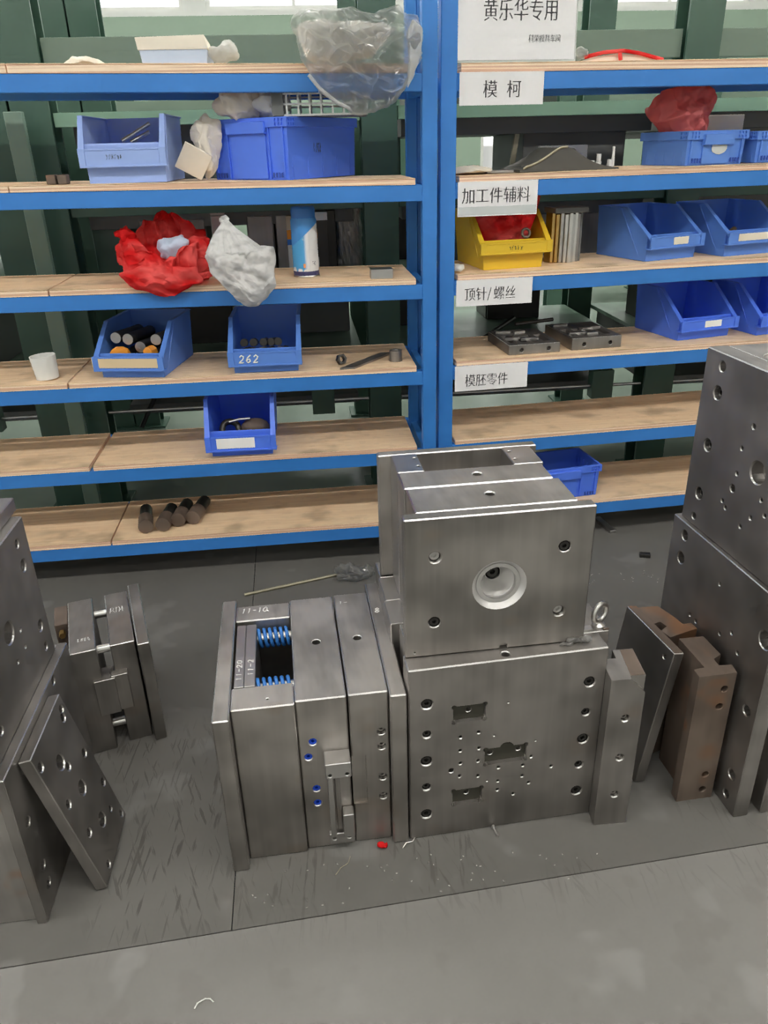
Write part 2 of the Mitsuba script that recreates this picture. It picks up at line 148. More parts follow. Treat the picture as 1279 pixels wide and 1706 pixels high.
def cjk(text, height, pitch, squeeze=1.0, depth=0.0006):
    """Lettering in the x-z plane, reading along +x from the origin, raised towards -y."""
    out, s, x = [], height/92.0, 0.0
    for c in text:
        for rings in GL.get(c, []):
            R = [np.array(r, float).reshape(-1, 2)*[s*squeeze, s] + [x, 0] for r in rings]
            g = Polygon(R[0], R[1:]).buffer(-0.00012)
            for q in getattr(g, 'geoms', [g]):
                if q.area > 1e-9: out.append(trimesh.creation.extrude_polygon(q, depth, engine='earcut'))
        x += pitch*(.55 if c == '/' else 1.0)
    v, f = cat(out)
    return np.stack([v[:, 0], -v[:, 2], v[:, 1]], 1), f
STROKES = {'0': [[(.5, 1), (.1, .75), (.1, .25), (.5, 0), (.9, .25), (.9, .75), (.5, 1)]], '1': [[(.3, .8), (.5, 1), (.5, 0)]],
           '2': [[(.1, .75), (.4, 1), (.8, .8), (.7, .5), (.1, 0), (.9, .05)]], '6': [[(.75, 1), (.3, .7), (.1, .3), (.4, 0), (.8, .2), (.6, .5), (.15, .35)]],
           '-': [[(.1, .5), (.9, .5)]], '8': [[(.5, .5), (.15, .8), (.5, 1), (.85, .8), (.1, .2), (.5, 0), (.9, .25), (.5, .5)]], '7': [[(.1, 1), (.9, 1), (.4, 0)]], '4': [[(.6, 0), (.6, 1), (.1, .35), (.95, .35)]]}
def scrawl(text, height, width, r=0.0011):
    r = r*1.5
    """Hand-drawn figures as flat strokes in the x-y plane, reading along +x."""
    out = []
    for i, c in enumerate(text):
        for st in STROKES.get(c, []):
            p = np.array([(i*width*1.2 + a*width + .15*b*height, b*height, 0) for a, b in st])
            q = np.vstack([np.linspace(p[k], p[k+1], 5)[:-1] for k in range(len(p)-1)] + [p[-1:]])
            v, f = tube(q, r, 6); v[:, 2] *= .35; out.append((v, f))
    return cat(out)

def scribble(width, height, r=0.0011, seed=1, loops=7):
    """An unreadable felt-pen or chalk scribble as one flat stroke group in the x-y plane."""
    q = np.random.default_rng(seed); out = []
    for k in range(loops):
        x = width*(k + .2)/loops; n = 7
        t = np.linspace(0, 1, n)
        pts = np.stack([x + width/loops*.8*q.random(n)*(.4 + .6*t), height*(.5 + .5*np.sin(t*math.pi*q.uniform(1.2, 3.2) + q.uniform(0, 6))), 0*t], 1)
        v, f = tube(pts, r, 6); v[:, 2] *= .35; out.append((v, f))
    return cat(out)

# ---------------------------------------------------------------- materials
def bsdf(key, d): scene[key] = d
def rgb(*c): return {'type': 'rgb', 'value': list(c)}
def pri(key, c, rough=.5, metal=0.0, two=False, **k):
    d = {'type': 'principled', 'base_color': c if isinstance(c, dict) else rgb(*c), 'roughness': rough, 'metallic': metal, **k}
    scene[key] = {'type': 'twosided', 'b': d} if two else d
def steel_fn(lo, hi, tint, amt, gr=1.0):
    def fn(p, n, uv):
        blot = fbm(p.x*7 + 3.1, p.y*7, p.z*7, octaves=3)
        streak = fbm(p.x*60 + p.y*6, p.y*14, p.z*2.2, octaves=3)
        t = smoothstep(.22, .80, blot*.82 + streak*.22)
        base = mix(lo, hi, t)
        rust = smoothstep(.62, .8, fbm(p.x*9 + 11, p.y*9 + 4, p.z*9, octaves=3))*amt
        ground = smoothstep(.45, .55, n.z)*smoothstep(.96, .90, n.z)*gr   # ground edges facing up: bare metal, with a highlight put into the colour
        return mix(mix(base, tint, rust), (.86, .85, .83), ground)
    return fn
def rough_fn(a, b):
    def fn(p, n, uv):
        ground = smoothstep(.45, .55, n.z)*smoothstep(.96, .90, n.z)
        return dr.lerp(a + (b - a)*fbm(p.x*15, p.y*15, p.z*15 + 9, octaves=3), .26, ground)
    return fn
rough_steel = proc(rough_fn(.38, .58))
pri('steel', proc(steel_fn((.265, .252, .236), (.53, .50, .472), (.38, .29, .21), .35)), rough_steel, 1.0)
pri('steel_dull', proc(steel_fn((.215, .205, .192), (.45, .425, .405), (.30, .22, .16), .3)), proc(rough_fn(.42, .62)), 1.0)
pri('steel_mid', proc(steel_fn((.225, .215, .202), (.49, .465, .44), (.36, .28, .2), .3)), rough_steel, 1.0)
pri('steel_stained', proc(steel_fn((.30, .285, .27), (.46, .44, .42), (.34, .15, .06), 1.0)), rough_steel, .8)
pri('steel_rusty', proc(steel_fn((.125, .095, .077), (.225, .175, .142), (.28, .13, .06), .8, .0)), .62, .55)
pri('steel_bright', (.74, .73, .71), .28, 1.0)
pri('steel_satin', (.55, .54, .53), .33, 1.0)
pri('black_oxide', (.045, .043, .04), .38, .6)
pri('recess_shade', (.06, .058, .045), .55, .5)
pri('machined', (.66, .65, .64), .42, .85)
pri('brass', (.62, .42, .16), .35, 1.0)
pri('spring_blue', (.03, .16, .48), .35)
pri('plug_blue', (.01, .06, .50), .3)
pri('chalk', (.85, .85, .83), .9)
pri('ink', (.035, .035, .04), .8)
pri('paper', (.86, .86, .87), .75)
pri('paper_grey', (.55, .58, .58), .75)
pri('cream', (.78, .72, .61), .85, two=True)
pri('rubber', (.075, .073, .066), .6)
pri('galvanised', (.80, .80, .79), .45, .35)
pri('tape', (.66, .52, .33), .7)
pri('white_plastic', (.72, .73, .70), .4, two=True)
pri('acrylic', (.55, .58, .56), .15)
pri('blue_paint', proc(lambda p, n, uv: mix((.030, .175, .52), (.042, .215, .62), fbm(p.x*6, p.y*6, p.z*9, octaves=3))), .36)
pri('blue_plastic', (.10, .235, .66), .42, two=True)
pri('blue_crate', (.08, .19, .80), .4, two=True)
pri('blue_deep', (.02, .06, .36), .42, two=True)
pri('yellow_plastic', (.70, .47, .03), .4, two=True)
pri('orange_paint', (.75, .28, .02), .4)
pri('green_paint', proc(lambda p, n, uv: mix((.042, .095, .068), (.06, .125, .09), fbm(p.x*5, p.y*5, p.z*5, octaves=2))), .38)
pri('green_hazed', (.15, .215, .165), .45)  # paler copy of the rack green, haze and light put into the colour
pri('blue_hazed', (.30, .42, .78), .42, two=True)  # bin blue lightened, haze put into the colour
pri('blue_milk', (.55, .64, .80), .42, two=True)
pri('green_deck', proc(lambda p, n, uv: mix((.15, .24, .18), (.24, .34, .27), fbm(p.x*4, p.y*6, p.z*5, octaves=3))), .3)
pri('green_lit', (.22, .38, .27), .5)  # lit copy of the rack green, for the upper front beams
pri('grey_machine', (.14, .145, .14), .5)
pri('dark_void', (.03, .03, .032), .6)
pri('rod', (.36, .33, .24), .45, .6)
def wood_top(p, n, uv):
    g = fbm(p.x*5, p.y*90, p.z*40, octaves=3)
    stain = smoothstep(.50, .78, fbm(p.x*6.5 + 2, p.y*9, p.z*3, octaves=4))
    spots = smoothstep(.70, .80, noise(p.x*38, p.y*60, p.z*31))
    c = mix((.70, .49, .31), (.85, .655, .44), g)
    c = mix(c, (.30, .21, .13), stain*.62)
    return mix(c, (.22, .15, .09), spots*.08)
def wood_edge(p, n, uv):
    l = noise(p.x*1.3, p.y*3, p.z*230)
    return mix((.66, .42, .29), (.90, .72, .53), smoothstep(.3, .7, l))
pri('wood_top', proc(wood_top), .6)
pri('wood_edge', proc(wood_edge), .65)
def floor_fn(p, n, uv):
    base = mix((.172, .168, .158), (.218, .213, .203), fbm(p.x*2.2, p.y*2.2, 0, octaves=3))
    scuff = smoothstep(.60, .74, fbm((p.x*.94 + p.y*.34)*130, (p.y*.94 - p.x*.34)*16, 3.3, octaves=3))
    scuff = dr.maximum(scuff, smoothstep(.62, .76, fbm((p.x*.995 - p.y*.1)*150, p.y*14, 8.1, octaves=3)))
    zone = smoothstep(.40, .60, fbm(p.x*3.1 + 1.3, p.y*3.1 + 5.0, .4, octaves=2))*smoothstep(-1.60, -1.42, p.y)*smoothstep(-.55, -.8, p.y)
    c = mix(base, (.06, .055, .05), scuff*zone*.33)
    dust = smoothstep(.62, .8, fbm(p.x*16, p.y*16, 2.0, octaves=3))
    c = mix(c, (.14, .13, .12), dust*.22)
    pale = smoothstep(.66, .82, fbm(p.x*9 + 4, p.y*9, 7.0, octaves=3))
    return mix(c, (.34, .34, .335), pale*.22)
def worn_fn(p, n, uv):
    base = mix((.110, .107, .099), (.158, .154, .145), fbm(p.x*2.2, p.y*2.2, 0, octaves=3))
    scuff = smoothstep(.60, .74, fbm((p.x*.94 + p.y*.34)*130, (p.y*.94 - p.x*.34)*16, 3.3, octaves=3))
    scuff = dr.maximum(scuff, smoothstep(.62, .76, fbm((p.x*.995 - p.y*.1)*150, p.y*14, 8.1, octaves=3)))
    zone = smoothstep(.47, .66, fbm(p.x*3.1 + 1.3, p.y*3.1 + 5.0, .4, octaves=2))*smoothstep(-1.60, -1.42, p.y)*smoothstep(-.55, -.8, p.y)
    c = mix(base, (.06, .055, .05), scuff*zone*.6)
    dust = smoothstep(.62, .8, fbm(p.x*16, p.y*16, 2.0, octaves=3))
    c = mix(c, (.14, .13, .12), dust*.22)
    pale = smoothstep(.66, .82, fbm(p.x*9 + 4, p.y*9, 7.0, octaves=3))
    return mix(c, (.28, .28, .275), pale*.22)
def floor_rough(p, n, uv): return .36 + .25*fbm(p.x*5, p.y*5, 4.0, octaves=3)
pri('floor_grey', proc(floor_fn), proc(floor_rough), specular=.28)
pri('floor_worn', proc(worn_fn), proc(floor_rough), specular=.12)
pri('floor_green', proc(lambda p, n, uv: mix((.16, .205, .172), (.22, .265, .228), fbm(p.x*3, p.y*3, 0, octaves=3))), .22)
pri('wall_paint', (.74, .75, .73), .8)
pri('wall_green', (.27, .36, .285), .7)
pri('ceiling_paint', (.78, .78, .77), .85)
scene['pane_glass'] = {'type': 'thindielectric'}
def film(key, c, spec, rough=.25, diff=1.0):
    scene[key] = {'type': 'principledthin', 'base_color': rgb(*c), 'roughness': rough, 'spec_trans': spec, 'diff_trans': diff, 'eta': 1.45}
def red_film(p, n, uv):
    k = fbm(p.x*13 + 3, p.y*12, p.z*17, octaves=4)      # uneven film thickness, with light crease highlights put into the colour
    return mix((.72, .022, .024), (.95, .15, .14), smoothstep(.34, .68, k))
film('film_red', (.90, .06, .055), .05, .16, .55)
scene['film_red']['base_color'] = proc(red_film)
film('film_rose', (.86, .24, .24), .22, .25, .7)
film('film_white', (.88, .88, .87), .20, .2, .55)
scene['film_white']['base_color'] = proc(lambda p, n, uv: mix((.95, .95, .94), (.66, .66, .65), smoothstep(.03, .5, dr.abs(fbm(p.x*26, p.y*24, p.z*30, octaves=3)*2 - 1))))
film('film_clear', (.95, .95, .94), .91, .05, 1.0)
film('film_half', (.94, .94, .92), .55, .16, .7)
film('film_milky', (.96, .95, .91), .06, .3, .35)

# ================================================================ the workshop hall
RX0, RX1, RY0, RY1, RZ = -6.5, 8.5, -6.5, 9.5, 4.8
struct('floor', box(RX0, RX1, RY0, RY1, -.06, -.006, 0), 'dark_void')
def seam(x): return -1.4985 + .0565*x
g_ = .0012
struct('slab', prism([(RX0, RY0), (RX1, RY0), (RX1, seam(RX1)-g_), (RX0, seam(RX0)-g_)], -.006, 0), 'floor_grey', 'floor')
struct('slab', prism([(RX0, seam(RX0)+g_), (-.237-g_, seam(-.237)+g_), (-.262-g_, .55), (RX0, .55)], -.006, 0), 'floor_worn', 'floor')
struct('slab', prism([(-.237+g_, seam(-.237)+g_), (RX1, seam(RX1)+g_), (RX1, .55), (-.262+g_, .55)], -.006, 0), 'floor_worn', 'floor')
struct('aisle_slab', box(RX0, RX1, .553, RY1, -.006, 0, 0), 'floor_green', 'floor', label='pale green painted aisle floor')
struct('ceiling', box(RX0, RX1, RY0, RY1, RZ, RZ+.1, 0), 'ceiling_paint')
wl_ = box(RX0-.15, RX0, RY0, RY1, 0, RZ, 0)
added_wins = [(y, y+2.2, 1.2, 3.4) for y in (-4.6, -1.4, 1.8, 5.0)]  # unseen left-wall windows, added to brighten the side faces of the steel
for a, b, c, d in added_wins: wl_ = wl_ - box(RX0-.3, RX0+.1, a, b, c, d, 0)
struct('wall_left', wl_, 'wall_paint')
for i, (a, b, c, d) in enumerate(added_wins):
    fr_ = box(RX0-.1, RX0-.04, a, b, c, d, 0) - box(RX0-.2, RX0, a+.05, b-.05, c+.05, d-.05, 0)
    k = struct(f'window_{i+21}', fr_, 'white_plastic')
    struct('pane', box(RX0-.072, RX0-.07, a+.05, b-.05, c+.05, d-.05, 0), 'pane_glass', k)
struct('wall_right', box(RX1, RX1+.15, RY0, RY1, 0, RZ, 0), 'wall_paint')
struct('wall_front', box(RX0, RX1, RY0-.15, RY0, 0, RZ, 0), 'wall_paint')
wins = [(x, x+2.3, 3.16, 4.7) for x in np.arange(-6.2, 6.5, 2.6)] + [(-1.75, -.25, .9, 2.0), (2.72, 3.22, .95, 2.05), (3.32, 4.6, .95, 2.05)]
w_ = box(RX0, RX1, RY1, RY1+.2, 0, RZ, 0)
for a, b, c, d in wins: w_ = w_ - box(a, b, RY1-.1, RY1+.4, c, d, 0)
wb, wt = w_.split_by_plane((0, 0, 1), 3.1)
struct('wall_back', wb, 'wall_paint')
struct('lower_wall', wt, 'wall_green', 'wall_back', label='wall painted pale green below the high windows')
for i, (a, b, c, d) in enumerate(wins):
    fr_ = box(a, b, RY1+.04, RY1+.1, c, d, 0) - box(a+.05, b-.05, RY1, RY1+.2, c+.05, d-.05, 0)
    k = struct(f'window_{i+1}', fr_ + box((a+b)/2-.02, (a+b)/2+.02, RY1+.045, RY1+.095, c+.04, d-.04, 0), 'white_plastic')
    for s in (0, 1):
        x0, x1 = (a+.05, (a+b)/2-.02) if s == 0 else ((a+b)/2+.02, b-.05)
        struct('pane', box(x0, x1, RY1+.068, RY1+.07, c+.05, d-.05, 0), 'pane_glass', k)

# hung strip lamps
ORD = ['first', 'second', 'third', 'fourth', 'fifth', 'sixth', 'seventh', 'eighth', 'ninth']
bsdf('lamp_white', {'type': 'diffuse', 'reflectance': rgb(.8, .8, .8)})
tube_mesh = box(-.72, .72, -.045, .045, -.03, -.006, .004)
house_mesh = box(-.75, .75, -.06, .06, -.006, .05, .004)
for ri, (ly, lz, x0, dx, cnt) in enumerate(LAMP_ROWS):
    for i in range(cnt):
        t = thing('strip_lamp', f'white strip lamp, {ORD[i]} from left in the row {["in front of the racks", "behind the rear racks", "added as fill by the front wall", "added as fill above the racks", "added as fill by the far windows"][ri]}', 'lamp', 'hung strip lamps')
        f = Fr(x0 + i*dx, ly, lz)
        obj('housing', house_mesh, 'lamp_white', t, f)
        obj('diffuser', tube_mesh, 'lamp_white', t, f, emitter={'type': 'area', 'radiance': rgb(*[v*[1.1, 1.1, .45, .8, 1.2][ri] for v in LAMP])})
        obj('hanger', cyl((-.5, 0, .05), (-.5, 0, RZ-lz), .006, n=8), 'lamp_white', t, f)
        obj('hanger', cyl((.5, 0, .05), (.5, 0, RZ-lz), .006, n=8), 'lamp_white', t, f)

# ================================================================ heavy green mould racks behind
def hpost(w=.14, d=.13, t=.014):
    return [(0, 0), (w, 0), (w, t), (w/2+t/2, t), (w/2+t/2, d-t), (w, d-t), (w, d), (0, d), (0, d-t), (w/2-t/2, d-t), (w/2-t/2, t), (0, t)]
def heavy_rack(posts, y0, y1, label, bays, decks=(.6, 1.0, 1.3, 1.62), top=2.35):
    t = thing('mould_rack', label, 'rack', None)
    for x in posts:
        for y in (y0, y1):
            p = obj('post', prism([(x+a, y+b) for a, b in hpost()], 0, top), 'green_paint', t)
            obj('base_plate', box(x-.03, x+.17, y-.03, y+.16, 0, .012), 'green_paint', p)
    for (xa, xb) in bays:
        for z in decks:
            dk = obj('deck', box(xa, xb, y0+.06, y1+.05, z-.02, z), 'green_deck', t, label='pale green sheet deck')
            obj('deck_frame', box(xa+.03, xb-.03, y0+.16, y1-.02, z-.11, z-.021), 'grey_machine', dk)
            obj('front_beam', box(xa, xb, y0+.02, y0+.055, z-.05, z-.001), 'green_lit' if z > 1.5 else 'green_paint', t)
        obj('side_beam', box(xa, xb, y0+.03, y0+.08, 1.765, 1.862), 'green_hazed', t)
        obj('rail', cyl((xa, y0+.03, .443), (xb, y0+.03, .443), .007, n=10), 'steel_satin', t, label='bare steel slide rail')
        bx = (xa + xb)/2 + .32
        obj('bracket', box(bx, bx+.10, y0, y0+.06, .39, .52), 'green_paint', t)
        obj('drawer_tray', box(xa+.03, xb-.03, y0+.30, y1-.05, .345, .39), 'grey_machine', t)
    return t
heavy_rack([-1.03, .275, 1.555], .72, 1.86, 'dark green heavy mould rack with pale decks seen through the shelves', [(-.885, .27), (.42, 1.55)])
heavy_rack([-2.48, -1.18], .72, 1.86, 'dark green heavy mould rack behind the left end of the shelves', [(-2.335, -1.185)])
heavy_rack([2.84], .72, 1.86, 'dark green heavy mould rack behind the right end of the shelves', [(1.70, 2.835)])
heavy_rack([-4.2, -2.9, -1.6, -.3, 1.0, 2.3, 3.6, 4.9, 6.2], 4.6, 5.7, 'second row of green heavy racks farther back near the windows', [(-4.05, -2.9), (-2.75, -1.6), (-1.45, -.3), (2.45, 3.6), (3.75, 4.9), (5.05, 6.2)], decks=(.6, 1.6), top=2.3)
for a, b in (((-.62, 1.1, .62), (-.80, .95, .30)), ((.80, .95, .62), (1.12, 1.45, .63))):
    single('brace_rod', tube([a, b], .011, 8), 'black_oxide', 'thin dark brace rod leaning inside the green rack ' + ('left bay' if a[0] < 0 else 'right bay'), 'rod')
bm = [
    (-.78, -.335, .95, 1.6, 1.3, 1.575, 'grey_machine', 'dark grey mould on the upper deck behind the pale blue bin'),
    (-.05, .25, .95, 1.6, 1.3, 1.57, 'grey_machine', 'dark grey mould on the upper deck behind the large crate'),
    (.43, .50, 1.3, 1.7, 1.3, 1.55, 'green_paint', 'narrow green box on the upper deck beside the rack post'),
    (-.30, -.10, 1.2, 1.7, 1.62, 1.80, 'green_paint', 'green box on the highest deck behind the pale tray'),
    (.55, 1.2, 1.2, 1.7, 1.62, 1.84, 'grey_machine', 'grey mould on the highest deck behind the red pouch'),
    # x0, x1, y0, y1, z0, z1, material, label
    (-.66, -.385, .90, 1.30, 1.0, 1.232, 'steel_dull', 'grey mould block on the green rack behind the red bag'),
    (-.36, -.30, .86, 1.25, 1.0, 1.245, 'steel_satin', 'narrow mould plate standing right of the block behind the red bag'),
    (-.215, -.10, .90, 1.3, 1.0, 1.235, 'steel_dull', 'mould block on the green rack behind the white bag'),
    (-.095, .02, .90, 1.3, 1.0, 1.235, 'steel', 'bright mould block on the green rack left of the spray can'),
    (.115, .165, .88, 1.2, 1.0, 1.25, 'black_oxide', 'black mould plate on the green rack right of the spray can'),
    (-.87, -.70, .95, 1.5, 1.0, 1.20, 'green_paint', 'dark green box on the rack at the left post'),
    (.45, .62, 1.1, 1.6, 1.0, 1.22, 'black_oxide', 'dark mould block on the rack behind the yellow bin'),
    (.66, .95, 1.0, 1.65, 1.0, 1.25, 'grey_machine', 'grey mould block on the rack behind the shiny metal cylinder'),
    (1.02, 1.50, .95, 1.5, 1.0, 1.24, 'steel_dull', 'mould block on the rack behind the blue bins'),
    (-.80, -.35, 1.35, 1.82, .6, .88, 'black_oxide', 'dark mould on the middle deck behind the motor bin'),
    (-.28, .24, 1.48, 1.82, .6, .90, 'grey_machine', 'dark mould on the middle deck behind the numbered bin'),
    (.46, .80, 1.55, 1.84, .6, .92, 'black_oxide', 'dark mould on the middle deck behind the pin label'),
    (1.0, 1.30, 1.60, 1.84, .6, .80, 'black_oxide', 'low dark mould on the middle deck, right bay'),
    (-2.1, -1.4, .95, 1.6, .6, .95, 'grey_machine', 'dark mould at the far left end of the rear racks'),
    (-2.2, -1.35, .95, 1.6, 1.3, 1.58, 'green_paint', 'green cabinet box at the far left end of the rear racks'),
    (1.80, 2.5, .95, 1.6, 1.3, 1.56, 'grey_machine', 'grey mould at the far right end of the rear racks'),
    (1.80, 2.4, .95, 1.6, .6, .86, 'black_oxide', 'black mould at the far right end of the rear racks'),
]
for x0, x1, y0, y1, z0, z1, m, lab in bm:
    t = thing('mould_block', lab, 'mould', None)
    obj('body', box(x0, x1, y0, y1, z0, z1, .003), m, t)
    obj('clamp_plate', box(x0+.005, x1-.005, y0-.022, y0-.0005, z0, z1-.012, .002), m, t)
# film-wrapped block right of the can, plate with holes, grey cabinet and leaning sheet in the right bay
t = thing('mould_block', 'mould block wrapped in shiny crinkled film on the green rack', 'mould')
obj('body', box(.175, .265, .92, 1.3, 1.0, 1.24, .003), 'steel_dull', t)
m_ = trimesh.creation.box((.10, .42, .262)).subdivide_loop(0) if False else trimesh.creation.box((.105, .43, .262))
m_ = m_.subdivide().subdivide().subdivide().subdivide()
v_ = m_.vertices; d_ = (np.abs(2*meshkit.fbm(v_*[60, 60, 45], 3, 5) - 1))[:, None]
obj('wrap_film', (v_ + m_.vertex_normals*(d_*.012) + [.22, 1.11, 1.131], m_.faces), 'film_clear', t, smooth=False, label='clear crinkled wrapping film')
pl = box(1.03, 1.235, .84, .875, 1.3005, 1.462, .002)
for hx, hz, r in ((1.075, 1.435, .011), (1.05, 1.40, .005), (1.12, 1.41, .005), (1.175, 1.44, .009), (1.175, 1.405, .009), (1.15, 1.35, .006)):
    pl = pl - hole('-y', (hx, .84, hz), r, .03)
single('mould_plate', pl, 'galvanised', 'pale steel plate with drilled holes standing behind the grey hump', 'plate')
t = thing('machine_cabinet', 'dark grey machine cabinet standing deep in the right bay of the racks', 'cabinet')
obj('body', box(.985, 1.44, .95, 1.5, 1.3005, 1.59, .004), 'grey_machine', t)
obj('side_trim', mv(box(0, .022, 0, .015, 0, .285, .002), Fr(.915, .93, 1.3005, ry=.13)), 'rod', t)
single('mould_plate', box(-1.02, -.955, .60, .63, 0, 1.62, .002), 'green_deck', 'tall pale green strip standing before the left rack post', 'strip')
t = thing('carton', 'narrow white carton with an orange band on the green rack left of the spray can', 'carton')
obj('body', box(-.046, .0, .785, .845, 1.0005, 1.225, .001), 'white_plastic', t)
obj('orange_band', box(-.0465, .0005, .7845, .8455, 1.135, 1.172, .0005), 'orange_paint', t)
obj('pink_band', box(-.0465, .0005, .7845, .8455, 1.173, 1.2255, .0005), 'tape', t)
obj('blue_band', box(-.0465, .0005, .7845, .8455, 1.112, 1.1345, .0005), 'blue_paint', t)
t = thing('carton', 'narrow black carton with white corners on the green rack right of the spray can', 'carton')
obj('body', box(.073, .124, .785, .845, 1.0005, 1.237, .001), 'black_oxide', t)
obj('top_flap', box(.0725, .1245, .7845, .8455, 1.205, 1.2375, .0005), 'white_plastic', t, label='white top flap')
obj('side_flap', box(.0725, .082, .7845, .8455, 1.0, 1.06, .0005), 'white_plastic', t)
obj('orange_band', box(.0725, .080, .7845, .8455, 1.135, 1.172, .0005), 'orange_paint', t)

# ================================================================ blue shelving racks
TZ = [1.67, 1.3609, 1.0534, 0.7571, 0.46, 0.1641]
TL = [-.0149, -.0107, -.0106, -.0034, .0003, .0033]
TR = [.0046, .0063, .0058, .0013, .0007, -.0027]
HB, XU = .0485, .4027
BT = [.026, .02, .02, .02, .02, .02]
def zl(k, x): return TZ[k] + TL[k]*(x - XU)
def zr(k, u): return TZ[k] + .0012 + TR[k]*u
def sl_box(x0, x1, y0, y1, za0, za1, zb0, zb1, c=.0015):
    """A beam along x whose height changes evenly: za at x0, zb at x1."""
    p = []
    for x, z0, z1, s in ((x0, za0, za1, 1), (x1, zb0, zb1, -1)):
        for y, t in ((y0, 1), (y1, -1)):
            for z, q in ((z0, 1), (z1, -1)):
                p += [(x, y+t*c, z+q*c), (x+s*c, y, z+q*c), (x+s*c, y+t*c, z)]
    return hull(p)
def angle_post(x0, x1, y0, y1, z1, t=.003):
    return prism([(x0, y0), (x1, y0), (x1, y1), (x1-t, y1), (x1-t, y0+t), (x0, y0+t)], 0, z1)
ID = Fr()
def blue_rack(label, zf, xa, xb, post_w, joints, fr, left_open):
    """xa, xb: the inner faces of the end posts in the rack's own frame."""
    r = thing('shelf_rack', label, 'shelf', None)
    for x0 in (xa - post_w, xb):
        for y0, y1 in ((0, .04), (.36, .40)):
            pw = post_w if y0 == 0 else .036
            p = obj('upright', box(x0, x0+pw, y0, y1, .004, 2.05, .002), 'blue_paint', r, fr)
            obj('foot', box(x0-.004, x0+pw+.004, y0-.006, y1+.006, 0, .012, .002), 'black_oxide', p, fr)
    for k in range(6):
        a, b = zf(k, xa), zf(k, xb)
        for y0, y1 in ((.0015, .036), (.366, .398)):
            obj('beam', sl_box(xa, xb, y0, y1, a-HB, a, b-HB, b), 'blue_paint', r, fr)
        for x in (xa - post_w + .006, xb + .006):
            z = zf(k, x)
            obj('side_brace', box(x, x+.024, .04, .36, z-HB, z-.008, .0015), 'blue_paint', r, fr)
        j = joints[k]
        gap = [.004, .004, .005, .006, .014, .006][k]
        for x0, x1, dz in ((xa+.012, j-gap, 0), (j, xb-.022, .0)):
            z0, z1 = zf(k, x0), zf(k, x1); e = .0006; h = BT[k]
            bd = obj('shelf_board', sl_box(x0, x1, .001, .358, z0+e+h*.86, z0+h, z1+e+h*.86, z1+h, .0008), 'wood_top', r, fr, label='stained plywood shelf board')
            obj('ply_core', sl_box(x0+.0002, x1-.0002, .0004, .3575, z0+e, z0+h*.86, z1+e, z1+h*.86, .0004), 'wood_edge', bd, fr, label='layered plywood edge')
    return r
blue_rack('blue steel shelving rack with plywood boards, the wider one at left', zl, -1.56, XU, .048, [-.793, -.857, -.803, -.802, -.777, -.763], ID, True)
RR = Fr(.4653, .0326, 0, math.atan(.0605))
blue_rack('blue steel shelving rack at right with white paper labels on its beams', zr, .052, 2.0, .052, [1.42, 1.36, 1.5, 1.45, 1.38, 1.3], RR, False)
def rw(u, v, z):
    q = RR @ np.array([u, v, z, 1.0]); return q[:3]

# ---------------------------------------------------------------- paper labels and the big sign
def letters(t, f, text, th, pitch, sq, tx, tz):
    x = tx
    for c in text:
        if c != ' ': obj('character', mv(cjk(c, th, pitch, sq), Fr(x, -.0013, tz)), 'ink', t, f, smooth=False)
        x += pitch*(.55 if c == '/' else 1.0)
def shelf_label(k, h, text, th, pitch, tx, tz, words, sq=.95, drop=0.0, lower=None):
    z = zr(k, .2) + .001 - drop
    t = thing('shelf_label', words, 'label')
    f = RR @ Fr(.058, -.0035, z)
    s = obj('sheet', box(0, .271, -.0012, .0012, -h, 0, .0003), 'paper', t, f)
    if lower: obj('band', box(.003, .268, -.0018, -.0012, -h+.004, -h+.004+lower, .0002), 'paper_grey', t, f)
    letters(t, f, text, th, pitch, sq, tx, tz)
    return t
shelf_label(0, .091, '模 柯', .047, .038, .074, -.066, 'white paper label with two black characters on the top right beam', .95)
shelf_label(1, .106, '加工件辅料', .047, .0468, .012, -.062, 'white paper label with five black characters above the yellow bin', .93, lower=.026)
shelf_label(2, .088, '顶针/螺丝', .044, .0405, .028, -.066, 'white paper label with a slash between its characters, below the yellow bin', .86)
shelf_label(3, .092, '模胚零件', .044, .0405, .036, -.072, 'white paper label under the two steel plates, lowest of the labels', .86)
t = thing('sign', 'large white paper sign standing on the top shelf of the right rack', 'sign')
f = RR @ Fr(.052, .002, zr(0, .2) + BT[0] + .006, rx=-.05)
obj('sheet', box(0, .372, -.001, .001, 0, .262, .0003), 'paper', t, f)
obj('holder', box(-.002, .378, .0012, .006, -.006, .266, .001), 'acrylic', t, f, label='clear acrylic sign holder')
letters(t, f, '黄乐华专用', .056, .0475, .80, .078, .108)
letters(t, f, '科荣模具车间', .0205, .0172, .80, .222, .048)

